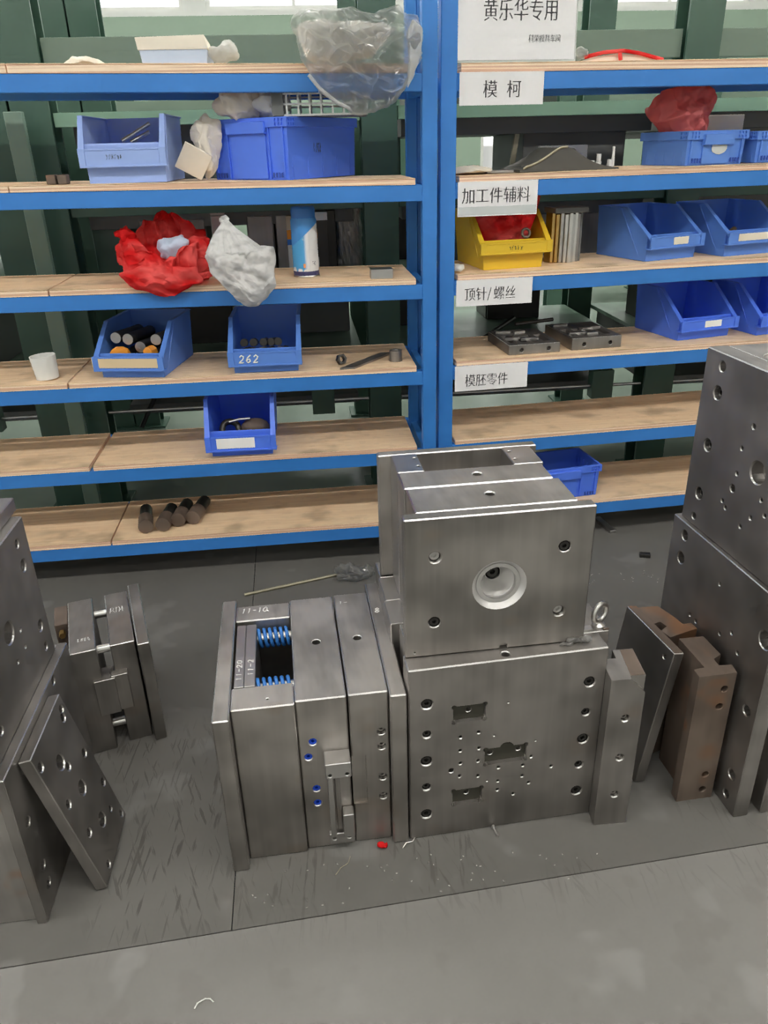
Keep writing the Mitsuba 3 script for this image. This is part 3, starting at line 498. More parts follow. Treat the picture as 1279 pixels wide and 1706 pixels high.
# ================================================================ things on the shelves
def frustum(w0, d0, w1, d1, z0, z1, y0=0.0, yb0=None):
    return hull([(s*w0/2, y, z0) for s in (-1, 1) for y in (y0, y0+d0)] + [(s*w1/2, y, z1) for s in (-1, 1) for y in (y0-(d1-d0)/2, y0+d0+(d1-d0)/2)])
def parts_bin(label, mat, fr, w=.215, wt=.245, d=.32, h=.17, lip0=.028, lip1=.078, slope=.11, card=None, group=None, dark=None):
    t = thing('parts_bin', label, 'bin', group)
    th = .0028
    out = frustum(w, d, wt-.014, d+.006, 0, h)
    inn = frustum(w-2*th, d-2*th, wt-.014-2*th, d+.006-2*th, th, h+.001, th)
    ff = (h-lip1)
    cut = hull([(s*.3, y, z) for s in (-1, 1) for y, z in ((-.2, lip1), (-.004, lip1), (slope, h+.001), (-.2, h+.001))])
    body = out - inn - cut
    obj('body', body, mat, t, fr)
    # outward front lip with label frame
    lo = hull([(s*(wt/2), y, z) for s in (-1, 1) for y, z in ((-.030, lip0), (-.030, lip1), (-.027, lip0), (-.027, lip1))])
    sh = hull([(s*(wt/2), y, lip0+dz) for s in (-1, 1) for y in (-.03, .002) for dz in (0, .003)])
    fl = box(-wt/2, wt/2, -.034, -.0305, lip0, lip0+.006, .001) + box(-wt/2+.02, wt/2-.02, -.0325, -.0305, lip1-.006, lip1, .001) + box(-wt/2, -wt/2+.02, -.033, -.0305, lip0, lip1, .001) + box(wt/2-.02, wt/2, -.033, -.0305, lip0, lip1, .001)
    obj('front_lip', lo + sh + fl, mat, t, fr)
    for s in (-1, 1):
        x0, x1 = (-wt/2, -wt/2+.019) if s < 0 else (wt/2-.019, wt/2)
        xi0, xi1 = (x0+.001, x1-.004) if s < 0 else (x0+.004, x1-.001)
        post = hull([(x, y, z) for x in (x0, x1) for y, z in ((-.030, lip1-.01), (-.024, lip1-.01))] + [(x, y, z) for x in (xi0, xi1) for y, z in ((slope-.003, h), (slope+.004, h))])
        rim = box(min(xi0, xi1), max(xi0, xi1), slope, d, h-.004, h, .001)
        rib = hull([(s*(wt/2-.006), y, z) for y, z in ((slope+.02, h-.004), (slope+.026, h-.004))] + [(s*w/2, y, z) for y, z in ((.03, .004), (.036, .004))] + [(s*(wt/2-.001), slope+.023, h-.004)])
        obj('side_flange', post + rim + rib, mat, t, fr)
    if card:
        cx0, cx1, cm = card
        obj('label_card', box(cx0, cx1, -.0318, -.0303, lip0+.012, lip1-.004, .0004), cm, t, fr, label='pale label card')
    return t
def crate(label, mat, fr, w, d, h, group=None, handle='front'):
    t = thing('crate', label, 'crate', group)
    th = .0035
    out = frustum(w-.02, d-.02, w-.012, d-.012, 0, h, 0)
    inn = frustum(w-.02-2*th, d-.02-2*th, w-.012-2*th, d-.012-2*th, th, h+.001, th)
    obj('body', out - inn, mat, t, fr)
    rim = box(-w/2, w/2, -.012, d-.008, h-.028, h, .001) - box(-w/2+.006, w/2-.006, -.006, d-.014, h-.04, h+.01, 0)
    cuts = []
    for s in (-1, 1):
        for j in range(3):
            for q in (0, 1):
                x = s*(w/2 - .016 - j*.013)
                cuts.append(box(x-.0045, x+.0045, -.02, -.0075, h-.024+q*.012, h-.016+q*.012, 0))
    for s in (-1, 1):
        for j in range(3):
            for q in (0, 1):
                y = -.002 + j*.013
                cuts.append(box(s*w/2-.0045, s*w/2+.0045, y-.0045, y+.0045, h-.024+q*.012, h-.016+q*.012, 0))
    for c in cuts: rim = rim - c
    obj('rim', rim, mat, t, fr)
    ribs = []
    for x in np.linspace(-w/2+.022, w/2-.022, 6 if w > .3 else 4):
        if abs(x) < w*.22: continue
        ribs.append(box(x-.002, x+.002, -.009, .002, .004, h-.026, .0006))
    for s in (-1, 1):
        for y in np.linspace(.02, d-.05, 5): ribs.append(box(s*(w/2-.012)-.004, s*(w/2-.012)+.004, y-.002, y+.002, .004, h-.026, .0006))
    obj('ribs', cat(ribs), mat, t, fr, kind='stuff')
    pn = box(-w*.22, w*.22, -.0075, 0, .004, h-.03, .001)
    grip = box(-w*.24, w*.24, -.022, -.004, h-.045, h-.010, .002) - box(-w*.22, w*.22, -.020, -.008, h-.06, h-.016, 0)
    obj('handle_panel', pn, mat, t, fr); obj('handle_grip', grip, mat, t, fr)
    slots = [box(s*(w/2-.03-j*.011)-.003, s*(w/2-.03-j*.011)+.003, -.0115, -.0085, .008, .022, .0005) for s in (-1, 1) for j in range(4)]
    obj('vent_slots', cat(slots), 'blue_deep', t, fr, kind='stuff')
    return t
def ztop_l(k, x): return zl(k, x) + BT[k] + .0007
def ztop_r(k, x): return zr(k, (x-.465)) + BT[k] + .0007

# --- blue bins, left rack
A = Fr(-.592, .035, ztop_l(3, -.55), -.19)
parts_bin('blue parts bin with brown tape on its lip, full of steel shafts and orange castings', 'blue_plastic', A, card=(-.125, .105, 'tape'))
for i, (x, y, z, m) in enumerate(((-.067, .06, .122, 0), (-.025, .06, .117, 0), (.015, .06, .090, 0), (.074, .06, .115, 0))):
    tt = thing('steel_shaft', ['motor shaft lying leftmost in the taped bin', 'motor shaft second from left in the taped bin', 'motor shaft lying lowest in the middle of the taped bin', 'motor shaft at the right wall of the taped bin'][i], 'shaft')
    b = cyl((x, y, z), (x+.008, y+.19, z-.012), .0195)
    obj('body', b, 'black_oxide', tt, A); obj('end_face', cyl((x, y-.003, z), (x, y+.001, z), .0185) - cyl((x, y-.01, z), (x, y-.0015, z), .005), 'steel_satin', tt, A, label='machined end face')
for i, (x, y, z) in enumerate(((-.045, .07, .055), (.02, .07, .035), (.065, .08, .06), (-.01, .11, .05))):
    single('steel_shaft', cyl((x, y, z), (x+.006, y+.18, z), .0195), 'black_oxide', ['lower shaft under the two left shafts in the taped bin', 'lower shaft under the middle shaft in the taped bin', 'lower shaft under the right shaft in the taped bin', 'lower shaft deepest in the taped bin'][i], 'shaft', fr=A)
for i, (x, y, z, yw, sx_) in enumerate(((-.048, .028, .044, .25, 1.0), (.058, .034, .046, -.2, .55))):
    m = hull([(sx*.042*sx_, sy*.02, 0) for sx in (-1, 1) for sy in (-1, 1)] + [(sx*.028*sx_, sy*.018, .042) for sx in (-1, 1) for sy in (-1, 1)] + [(sx*.012*sx_, sy*.015, .052) for sx in (-1, 1) for sy in (-1, 1)]) - cyl((0, -.1, .0), (0, .1, .0), .014)
    single('casting', mv(m, Fr(x, y, z, yw)), 'orange_paint', ['orange arched casting lying in front of the shafts in the taped bin', 'orange casting at the right side of the taped bin'][i], 'casting', fr=A)
single('collar', mv(lathe([(0, 0), (.018, 0), (.018, .022), (.011, .026), (0, .026)], 24), Fr(.012, .03, .048, rx=.9)), 'steel_satin', 'small steel collar between the two orange castings', 'collar', fr=A)
B = Fr(-.140, .022, ztop_l(3, -.14), -.03)
kB = parts_bin('blue parts bin with chalked number on its lip, beside the taped bin', 'blue_plastic', B, w=.218, wt=.25)
obj('chalk_number', mv(scrawl('262', .026, .020, .0016), Fr(-.09, -.0325, .042, rx=math.pi/2)), 'chalk', kB, B, smooth=True)
for i in range(11):
    x, y = -.075 + (i % 6)*.030 + rng.uniform(-.005, .005), .04 + (i//6)*.045
    m = cyl((x, y, .062+.022*(i//6)), (x+rng.uniform(-.015, .015), y+.045, .056+.02*(i//6)), .0135, n=18)
    single('guide_bush', m, 'steel_satin' if i in (4, 2) else 'black_oxide', f'short dark bush in the numbered blue bin, {["front", "back"][i//6]} row, {ORD[i % 6]} from left', 'bush', 'bushes in the numbered blue bin', fr=B)
Cb = Fr(-.252, .018, ztop_l(4, -.25), -.03)
parts_bin('deep blue parts bin with a white card, alone on the second lowest shelf', 'blue_crate', Cb, w=.215, wt=.25, h=.2, lip0=.026, lip1=.082, slope=.05, card=(-.085, .05, 'paper'))
single('casting', mv(trimesh.creation.icosphere(3, 1.0), np.diag([.052, .034, .034, 1.0]) + np.array([[0, 0, 0, .045], [0, 0, 0, .09], [0, 0, 0, .072], [0, 0, 0, 0]])), 'steel_rusty', 'rounded brown casting in the bin with the white card', 'casting', fr=Cb, smooth=True)
single('ring_part', mv(trimesh.creation.torus(.030, .011), Fr(-.045, .08, .072, rx=.9, ry=.4)), 'black_oxide', 'dark ring leaning in the bin with the white card', 'ring', fr=Cb, smooth=True)
single('clamp_lever', tube([(-.045, .065, .105), (-.01, .07, .112), (.03, .075, .112)], .005), 'steel_bright', 'small bright lever on the ring in the bin with the white card', 'lever', fr=Cb)
D = Fr(-.512, .045, ztop_l(1, -.5), -.05)
kD = parts_bin('pale blue parts bin on the second shelf of the left rack', 'blue_hazed', D, w=.235, wt=.262, h=.19, lip0=.045, lip1=.098, slope=.03)
obj('marker_scribble', mv(scribble(.05, .014, .0005, 3, 6), Fr(-.05, -.0325, .067, rx=math.pi/2)), 'ink', kD, D, smooth=True)
for i, (x, s) in enumerate(((-.005, .010), (.03, .009), (.075, .012))):
    single('bolt', cyl((x, .06, .088), (x+.03, .10, .094), s*.8, n=12), 'steel_dull', ['bolt showing over the lip of the pale blue bin, left one', 'bolt showing over the lip of the pale blue bin, middle one', 'long bolt at the right of the pale blue bin'][i], 'bolt', fr=D)
# --- big crate with its bags and basket
E_ = Fr(-.134, .112, ztop_l(1, 0), -.63)
EW = Fr(.012, .03, ztop_l(1, 0), 0.0)
kE = crate('large blue crate with side ribs on the second shelf of the left rack', 'blue_crate', E_, .318, .405, .178)
obj('marker_scribble', mv(scribble(.045, .03, .0007, 5, 4), Fr(.1550, .13, .075, yaw=math.pi/2, rx=math.pi/2)), 'ink', kE, E_, smooth=True)
def crumple(v, amp, sc, seed=0, octs=3):
    """Sharp-creased facets: triangle waves along random directions over a gentle warp."""
    r = np.random.default_rng(100 + seed)
    w = v + .25/sc*np.stack([meshkit.noise(v*sc*.6 + k*7.3, seed + k) - .5 for k in range(3)], 1)*2
    out = []
    for _ in range(2):
        s = 0
        for k in range(9):
            d = r.normal(size=3); d /= np.linalg.norm(d); f = sc*r.uniform(.35, 1.7)
            s = s + (np.abs(((w @ d)*f + r.uniform()) % 1.0 - .5)*4 - 1)*(.55*sc/f)**.8
        out.append(amp*s*.42)
    return out
def blob(rx, ry, rz, amp=.01, sc=22, seed=0, sub=5, flat=0.0, pw=1.0):
    m = trimesh.creation.icosphere(sub, 1.0); v = m.vertices.copy()
    if pw != 1.0: v = np.sign(v)*np.abs(v)**pw
    w = v*[rx, ry, rz]
    a, b = crumple(w + seed, amp, sc, seed)
    w = w + v*a[:, None] + np.stack([b, a, b], 1)*.4
    if flat: w[:, 2] = np.maximum(w[:, 2], -rz*flat)
    return w, m.faces
def inflate(outline, y0, front, back, amp=.008, sc=25, seed=0, rows=26, cols=120, flat_y=None, ez=2.2):
    """A filled bag: rings from its middle to its widest outline, bulged towards the front and the back."""
    P = np.array(outline, float); P = np.vstack([P, P[:1]])
    L = np.r_[0, np.cumsum(np.linalg.norm(np.diff(P, axis=0), axis=1))]
    tt = np.linspace(0, L[-1], cols, endpoint=False)
    R = np.stack([np.interp(tt, L, P[:, 0]), np.interp(tt, L, P[:, 1])], 1)
    for _ in range(2): R = (np.roll(R, 1, 0) + 2*R + np.roll(R, -1, 0))/4
    c = R.mean(0); vs, fs = [], []
    def side(sgn, depth):
        s = np.linspace(0.04, 1, rows)
        g = c + s[:, None, None]*(R - c)[None]
        y = y0 - sgn*depth*np.sqrt(np.maximum(0, 1 - s**ez))[:, None] * np.ones((1, cols))
        v = np.stack([g[..., 0], y, g[..., 1]], -1)
        fade = (1 - s**6)[:, None]
        a, b = crumple(v.reshape(-1, 3) + seed, amp, sc, seed)
        v[..., 1] -= sgn*a.reshape(rows, cols)*fade*1.4
        v[..., 0] += b.reshape(rows, cols)*.5; v[..., 2] += a.reshape(rows, cols)*.5
        i, j = np.meshgrid(np.arange(rows-1), np.arange(cols), indexing='ij')
        q = np.stack([i*cols+j, i*cols+(j+1) % cols, (i+1)*cols+(j+1) % cols, (i+1)*cols+j], -1).reshape(-1, 4)
        cap = np.stack([np.zeros(cols-2, int), np.arange(1, cols-1), np.arange(2, cols)], 1)
        f = np.vstack([q[:, [0, 1, 2]], q[:, [0, 2, 3]], cap])
        return v.reshape(-1, 3), f if sgn < 0 else f[:, ::-1]
    return cat([side(1, front), side(-1, back)])
single('paper_sack', blob(.075, .06, .055, .018, 18, 3), 'cream', 'crumpled beige paper sack on top of the blue crate at its left end', 'sack', fr=EW @ Fr(-.165, .12, .222), smooth=True)
single('plastic_bag', blob(.055, .05, .04, .014, 22, 5), 'film_milky', 'crumpled milky bag on the crate between the beige sack and the basket', 'bag', fr=EW @ Fr(-.065, .10, .215), smooth=True)
t = thing('basket', 'grey open wire-sided basket stacked in the blue crate under the clear bag', 'basket')
bs = []
for x in np.linspace(-.14, .14, 9): bs.append(box(x-.003, x+.003, -.003, .003, 0, .085, .0005))
for z in (.0, .03, .058, .085): bs.append(box(-.143, .143, -.003, .003, z, z+.006, .0005))
side_ = cat(bs)
obj('side_panel', side_, 'white_plastic', t, EW @ Fr(.085, .02, .179, -.06))
obj('side_panel', side_, 'white_plastic', t, EW @ Fr(.095, .22, .179, -.06))
obj('tray', box(-.143, .143, .003, .2, 0, .006, .001), 'grey_machine', t, EW @ Fr(.085, .02, .179, -.06))
obj('corner_block', box(-.15, -.115, -.006, .05, .0, .085, .002), 'grey_machine', t, EW @ Fr(.085, .02, .179, -.06))
single('paper_sack', blob(.035, .05, .085, .016, 24, 9), 'cream', 'crumpled beige paper sack standing between the pale bin and the crate', 'sack', fr=Fr(-.272, .15, ztop_l(1, -.27)+.102), smooth=True)
single('cardboard_piece', mv(box(-.045, .045, -.004, .004, -.04, .05, .001), Fr(0, 0, 0, .2, .5, .5)), 'cream', 'folded pale cardboard piece leaning beside the beige sack', 'card', fr=Fr(-.315, .10, ztop_l(1, -.3)+.054))
for i, x in enumerate((-.735, -.702)):
    single('steel_block', box(-.0135, .0135, 0, .04, 0, .027, .002), 'steel_rusty', ['small brown steel block at the front edge of the second shelf, left one', 'small brown steel block at the front edge of the second shelf, right one'][i], 'block', fr=Fr(x, .012, ztop_l(1, x)))
single('pin', cyl((0, 0, 0), (.09, .03, .05), .006, n=12), 'steel_bright', 'bright pin leaning in the pale blue bin, upper one', 'pin', fr=D @ Fr(-.05, .2, .12))
single('pin', cyl((0, 0, 0), (.06, .02, .03), .006, n=12), 'steel_bright', 'short bright pin beside the leaning pin in the pale blue bin', 'pin', fr=D @ Fr(-.02, .19, .115))

# --- top shelf, left rack
TY = Fr(-.325, .03, ztop_l(0, -.32))
t = thing('tray', 'shallow pale blue tray with beige paper wrapping on the top shelf', 'tray')
obj('body', frustum(.185, .22, .195, .23, 0, .042) - frustum(.178, .213, .188, .223, .004, .05, .0035), 'blue_milk', t, TY)
obj('lid', hull([(-.10, -.008, .036), (.10, -.008, .036), (-.105, -.004, .068), (.09, .02, .075), (-.1, .23, .036), (.1, .23, .036), (-.1, .2, .07), (.09, .2, .07)]), 'cream', t, TY, label='beige paper wrapping')
single('plastic_bag', blob(.042, .05, .026, .012, 22, 11), 'film_half', 'small crumpled clear bag at the right end of the pale tray', 'bag', fr=TY @ Fr(.142, .05, .033), smooth=True)
single('paper_sack', inflate([(-.075, 0), (.075, 0), (.045, .016), (.0, .026), (-.03, .028)], 0, .05, .05, .004, 30, 4), 'cream', 'low beige sack lying on the top shelf left of the tray', 'sack', fr=Fr(-.605, .14, ztop_l(0, -.6)+.003), smooth=True)
t = thing('plastic_bag', 'large clear plastic bag hanging over the front of the top shelf', 'bag')
ol = [(.022, 1.806), (.027, 1.763), (.048, 1.689), (.078, 1.645), (.113, 1.611), (.19, 1.563), (.244, 1.565), (.316, 1.60), (.345, 1.64), (.371, 1.684), (.390, 1.72), (.401, 1.758), (.388, 1.79), (.372, 1.81), (.32, 1.832), (.252, 1.821), (.15, 1.831), (.049, 1.824)]
obj('film', inflate(ol, -.072, .05, .032, .016, 24, 21, 60, 220), 'film_clear', t, smooth=True)
obj('added_liner', inflate([(.035, 1.80), (.045, 1.75), (.07, 1.712), (.14, 1.702), (.21, 1.708), (.26, 1.722), (.30, 1.75), (.33, 1.79), (.30, 1.806), (.25, 1.806), (.15, 1.815), (.06, 1.812)], .06, .085, .05, .014, 14, 33, 40, 150), 'film_milky', t, smooth=True, label='milky inner bag added for the backlit white')  # added inner bag, its milky white stands for backlight through the film
obj('rolled_edge', tube([(x*1.0, -.076-.012*math.sin(i), z) for i, (x, z) in enumerate([(.062, 1.665), (.09, 1.63), (.14, 1.592), (.19, 1.571), (.235, 1.569), (.29, 1.585), (.335, 1.625), (.362, 1.67)])], .0055, 8), 'film_half', t, smooth=True)

obj('side_fold', inflate([(.345, 1.765), (.362, 1.80), (.392, 1.775), (.386, 1.71), (.365, 1.65), (.345, 1.625), (.350, 1.70)], -.085, .012, .010, .005, 30, 9, 14, 80), 'film_half', t, smooth=True, label='whitish folded side of the bag')

# --- third shelf, left rack
def bowl_bag(fr, rx, ry, h_near, h_far, seed, mat, t, droop=0.0):
    rows, cols = 46, 130
    th = np.linspace(0, 2*math.pi, cols, endpoint=False)
    u = np.linspace(0, 1, rows)
    prof_r = np.interp(u, [0, .12, .3, .5, .62, .70, .78, .9, 1.0], [.05, .55, .95, 1.0, .86, .70, .55, .42, .05])
    prof_z = np.interp(u, [0, .12, .3, .5, .62, .70, .78, .9, 1.0], [0, .0, .25, .72, .97, 1.0, .86, .5, .45])
    far = .5 + .5*np.sin(th)
    hh = h_near + (h_far - h_near)*far**1.3 + .012*np.sin(3*th + seed)
    x = prof_r[:, None]*np.cos(th)[None]*rx; y = prof_r[:, None]*np.sin(th)[None]*ry; z = prof_z[:, None]*hh[None]
    v = np.stack([x, y, z], -1).reshape(-1, 3)
    a, b = crumple(v + seed, .022, 22, seed, 4)
    rad = np.stack([np.cos(th), np.sin(th), 0*th], 1)[None].repeat(rows, 0).reshape(-1, 3)
    v = v + rad*a[:, None]*1.2; v[:, 2] += b*.8
    v[:, 2] = np.where(v[:, 1] > -.105, np.maximum(v[:, 2], .001), v[:, 2])
    i, j = np.meshgrid(np.arange(rows-1), np.arange(cols), indexing='ij')
    q = np.stack([i*cols+j, i*cols+(j+1) % cols, (i+1)*cols+(j+1) % cols, (i+1)*cols+j], -1).reshape(-1, 4)
    return obj('film', (v, np.vstack([q[:, [0, 1, 2]], q[:, [0, 2, 3]]])), mat, t, fr, smooth=True)
rb = Fr(-.438, .095, ztop_l(2, -.43))
t = thing('plastic_bag', 'open red plastic bag slumped on the third shelf of the left rack', 'bag')
bowl_bag(rb, .152, .125, .10, .185, 3, 'film_red', t)
obj('front_flap', inflate([(-.575, 1.13), (-.53, 1.085), (-.46, 1.062), (-.43, 1.052), (-.39, 1.064), (-.31, 1.10), (-.33, 1.14), (-.40, 1.15), (-.5, 1.15)], -.026, .02, .012, .010, 26, 8, 20, 90), 'film_red', t, smooth=True)
obj('handle', inflate([(-.35, 1.098), (-.285, 1.108), (-.27, 1.117), (-.30, 1.124), (-.35, 1.118)], .0, .008, .008, .005, 40, 6, 10, 60), 'film_red', t, smooth=True)
obj('handle_knot', mv(blob(.03, .02, .022, .012, 40, 15, 4), Fr(-.12, .01, .15) ), 'film_red', t, rb, smooth=True)
single('parcel', blob(.048, .035, .03, .006, 30, 2, 4, 0, .6), 'blue_milk', 'grey wrapped parcel lying inside the open red bag', 'parcel', fr=rb @ Fr(.03, -.01, .11, .3, .3), smooth=True)
t = thing('plastic_bag', 'tied white plastic bag hanging over the third shelf edge beside the red bag', 'bag')
obj('film', inflate([(-.297, 1.188), (-.285, 1.133), (-.252, 1.094), (-.201, 1.036), (-.168, 1.021), (-.124, 1.036), (-.084, 1.087), (-.076, 1.143), (-.081, 1.198), (-.12, 1.212), (-.20, 1.205), (-.25, 1.20)], -.078, .058, .05, .014, 18, 12, 34, 130), 'film_white', t, smooth=True)
nk = []
for k in range(9):
    a = -.9 + k*.225
    nk.append(tube([(-.222 + .004*math.sin(k*2.1), -.035, 1.275), (-.215 + .05*math.sin(a), -.05 - .02*math.cos(a), 1.235), (-.195 + .10*math.sin(a), -.062 - .045*math.cos(a), 1.185)], [.008, .010, .016], 8))
obj('gathered_neck', cat(nk), 'film_white', t, smooth=True)
obj('knot', blob(.014, .014, .014, .006, 60, 3, 3), 'film_white', t, Fr(-.226, -.035, 1.279), smooth=True)

# --- spray can
t = thing('spray_can', 'blue and white spray can standing on the third shelf of the left rack', 'can')
cz = ztop_l(2, .02); cf = Fr(.020, .135, cz)
def can_print(p, n, uv):
    x, z = (p.x - .020)/.043, (p.z - cz)/.226
    edge = .60 + .16*x
    sw = fbm(p.x*55, p.z*30, 2.0, octaves=3)
    c = mix((.80, .80, .82), (.70, .71, .72), smoothstep(.25, .3, x))
    blob_ = smoothstep(.45, .6, sw + .5 - dr.abs(z - .36)*1.5)*smoothstep(.15, -.15, x)
    c = mix(c, (.08, .36, .68), blob_)
    c = mix(c, (.06, .26, .62), smoothstep(edge - .008, edge + .008, z))
    c = mix(c, (.75, .30, .12), smoothstep(.006, .0, dr.maximum(dr.abs(x + .12) - .09, (dr.abs(z - .17) - .03)*4)))
    c = mix(c, (.25, .25, .28), smoothstep(.006, .0, dr.maximum(dr.abs(x - .62) - .12, (dr.abs(z - .2) - .03)*4))*smoothstep(.4, .6, noise(p.x*500, p.z*500, 1.0)))
    return mix(c, (.05, .05, .14), smoothstep(.008, .0, dr.abs(z - .055) - .028))
pri('can_print', proc(can_print), .3)
obj('body', lathe([(0, 0), (.041, 0), (.0435, .003), (.0435, .182), (.039, .190), (0, .190)], 48), 'can_print', t, cf)
obj('base_rim', lathe([(.0, -.0005), (.0445, -.0005), (.0455, .003), (.0445, .006), (0, .006)], 48), 'steel_bright', t, cf)
obj('cap', lathe([(0, .188), (.040, .188), (.0405, .215), (.036, .224), (0, .226)], 48), 'blue_paint', t, cf, label='blue cap')
obj('print_word', mv(cat([meshkit.text_mesh(c, .0085, .0004) if False else mv(meshkit.text_mesh(c, .009, .0005), Fr()) for c in 'H']), Fr()), 'blue_deep', t, cf @ Fr(-.033, -.030, .150, rx=math.pi/2, yaw=-.75)) if False else None
single('steel_block', box(0, .074, 0, .05, 0, .031, .001), 'steel_satin', 'small ground steel block near the right end of the third shelf', 'block', fr=Fr(.231, .012, ztop_l(2, .25)))

# --- fourth shelf, left rack
t = thing('cup', 'white plastic cup leaning on the fourth shelf at far left', 'cup')
cp = lathe([(0, .004), (.036, .004), (.040, .074), (.0415, .074), (.0425, .076), (.0385, .076), (.0345, .008), (0, .008)], 40)
obj('body', trimesh.creation.revolve(np.array([(0, 0), (.037, 0), (.0425, .078), (.0395, .078), (.0345, .004), (0, .004)]), sections=40), 'white_plastic', t, Fr(-.888, .075, ztop_l(3, -.89)+.002, ry=-.05), smooth=40)
nut = prism([(.019*math.cos(a), .019*math.sin(a)) for a in np.arange(6)*math.pi/3], 0, .016) - cyl((0, 0, -.1), (0, 0, .1), .010)
single('hex_nut', mv(nut, Fr(0, 0, .0165, .5, 1.25)), 'black_oxide', 'dark hexagon nut lying right of the numbered bin', 'nut', fr=Fr(.118, .078, ztop_l(3, .12)))
single('wedge_plate', prism([(.113, -.002), (.165, .0), (.318, .19), (.275, .195)], 0, .006), 'steel_dull', 'flat pointed steel bar lying on the fourth shelf', 'bar', fr=Fr(0, .004, ztop_l(3, .2)))
single('steel_sleeve', cyl((0, 0, 0), (0, 0, .038), .0225, n=30) - cyl((0, 0, .034), (0, 0, .05), .014, n=24), 'steel_dull', 'short steel cylinder standing beside the pointed bar', 'cylinder', fr=Fr(.318, .09, ztop_l(3, .3)))

# --- lowest shelf, left rack: four dark hexagonal pins
for i, (x0, y0, x1, y1, lab) in enumerate(((-.642, .04, -.668, .205, 'dark steel pin on the lowest shelf, leftmost of four'), (-.580, .045, -.568, .20, 'dark steel pin on the lowest shelf, second from left'), (-.528, .078, -.512, .235, 'dark steel pin on the lowest shelf, third from left'), (-.474, .09, -.445, .25, 'dark steel pin on the lowest shelf, rightmost of four'))):
    z = ztop_l(5, x0); t = thing('round_pin', lab, 'pin')
    a, b = np.array((x0, y0, z+.0285)), np.array((x1, y1, z+.0255))
    obj('head', cyl(a, a + (b-a)*.45, .0275, .0275), 'steel_rusty', t)
    obj('shank', cyl(a + (b-a)*.45, b, .0245, .023), 'black_oxide', t)

# ================================================================ right rack
# top shelf: red-edged tray
t = thing('tray', 'red-rimmed plastic pouch lying on the top shelf beside the big sign', 'pouch')
f = RR @ Fr(.47, .03, ztop_r(0, 1.0))
obj('rim', tube([(0, 0, .012), (.06, -.005, .024), (.125, -.005, .028), (.18, 0, .022), (.27, .01, .004)], .0055, 8), 'film_red', t, f, smooth=True)
obj('strap', tube([(.115, -.002, .026), (.12, -.004, .002)], .006, 8), 'film_red', t, f, smooth=True)
obj('body', hull([(.0, .004, 0), (.0, .16, 0), (.27, .012, 0), (.27, .16, 0), (.02, .01, .012), (.12, .008, .022), (.20, .01, .016), (.12, .14, .020)]), 'cream', t, f)
single('plastic_bag', blob(.028, .03, .016, .008, 40, 8, 4), 'film_clear', 'small clear plastic scrap between the big sign and the red pouch', 'bag', fr=RR @ Fr(.455, .05, ztop_r(0, .9)+.018), smooth=True)
# second shelf
z2 = ztop_r(1, .9)
single('paper_sheet', inflate([(0, 0), (.15, .0), (.145, .014), (.09, .024), (.03, .02)], 0, .10, .09, .003, 30, 3, 16, 80), 'cream', 'cream folded paper lying at the left end of the right rack second shelf', 'paper', fr=RR @ Fr(.06, .13, z2+.001), smooth=True)
single('steel_strip', box(.17, .262, .05, .08, 0, .009, .001), 'steel_dull', 'flat strip of steel beside the cream paper', 'strip', fr=RR @ Fr(0, 0, z2))
prof = [(.0, 0)] + [(.355*q, .004 + .068*math.exp(-(max(0, abs(q - .44) - .03)/.235)**1.5)*(1 if q > .03 else .5)) for q in np.linspace(0, 1, 36)] + [(.355, 0)]
hump = prism([(x, z) for x, z in prof], 0, .19)
t = thing('rubber_mat', 'dark grey humped rubber mat lying in front of the drilled plate', 'mat')
obj('sheet', mv(hump, Fr(0, .19, 0, 0, math.pi/2)), 'rubber', t, RR @ Fr(.285, .055, z2, .04))
obj('lit_edge', tube([(x, -.002, z+.001) for x, z in prof[2:18]], .004, 8), 'rod', t, RR @ Fr(.285, .055, z2, .04))  # pale tube added along the hump, its lit edge put into colour
for i, (u, v, h, r, lab) in enumerate(((.565, .13, .028, .014, 'short bright pin left in the cluster on the second shelf'), (.60, .15, .048, .010, 'bright pin with a collar in the middle of the cluster'), (.628, .12, .03, .011, 'short bright pin right of the collared pin'), (.648, .14, .07, .006, 'tall thin bright pin at the right of the cluster'), (.585, .11, .02, .009, 'smallest bright pin at the front of the cluster'))):
    single('ejector_pin', lathe([(0, 0), (r, 0), (r, h*.5), (r*.8, h*.55), (r*.8, h), (0, h)], 20), 'galvanised', lab, 'pin', fr=RR @ Fr(u, v, z2))
G = RR @ Fr(.992, .082, ztop_r(1, 1.4), .14)
kG = crate('blue crate on the second shelf of the right rack holding a red bag', 'blue_plastic', G, .25, .27, .108)
obj('label_smudge', blob(.032, .0015, .022, .001, 60, 3, 3), 'paper_grey', kG, G @ Fr(.01, -.010, .055), smooth=True, label='torn pale label')
single('plastic_bag', inflate([(-.05, .02), (.06, .02), (.075, .09), (.075, .16), (.10, .215), (.085, .245), (.0, .25), (-.10, .245), (-.13, .205), (-.135, .15), (-.09, .118)], .14, .08, .085, .018, 17, 31, 34, 130), 'film_rose', 'dark red plastic bag bulging out of the blue crate', 'bag', fr=G @ Fr(-.03, 0, 0), smooth=True)
single('mould_plate', box(0, .21, 0, .03, 0, .165, .003), 'cream', 'beige plate standing behind the red bag', 'plate', fr=RR @ Fr(1.03, .325, z2, .0))
crate('second blue crate beyond the red-bag crate, at the frame edge', 'blue_plastic', RR @ Fr(1.30, .085, ztop_r(1, 1.8), .05), .33, .27, .10)
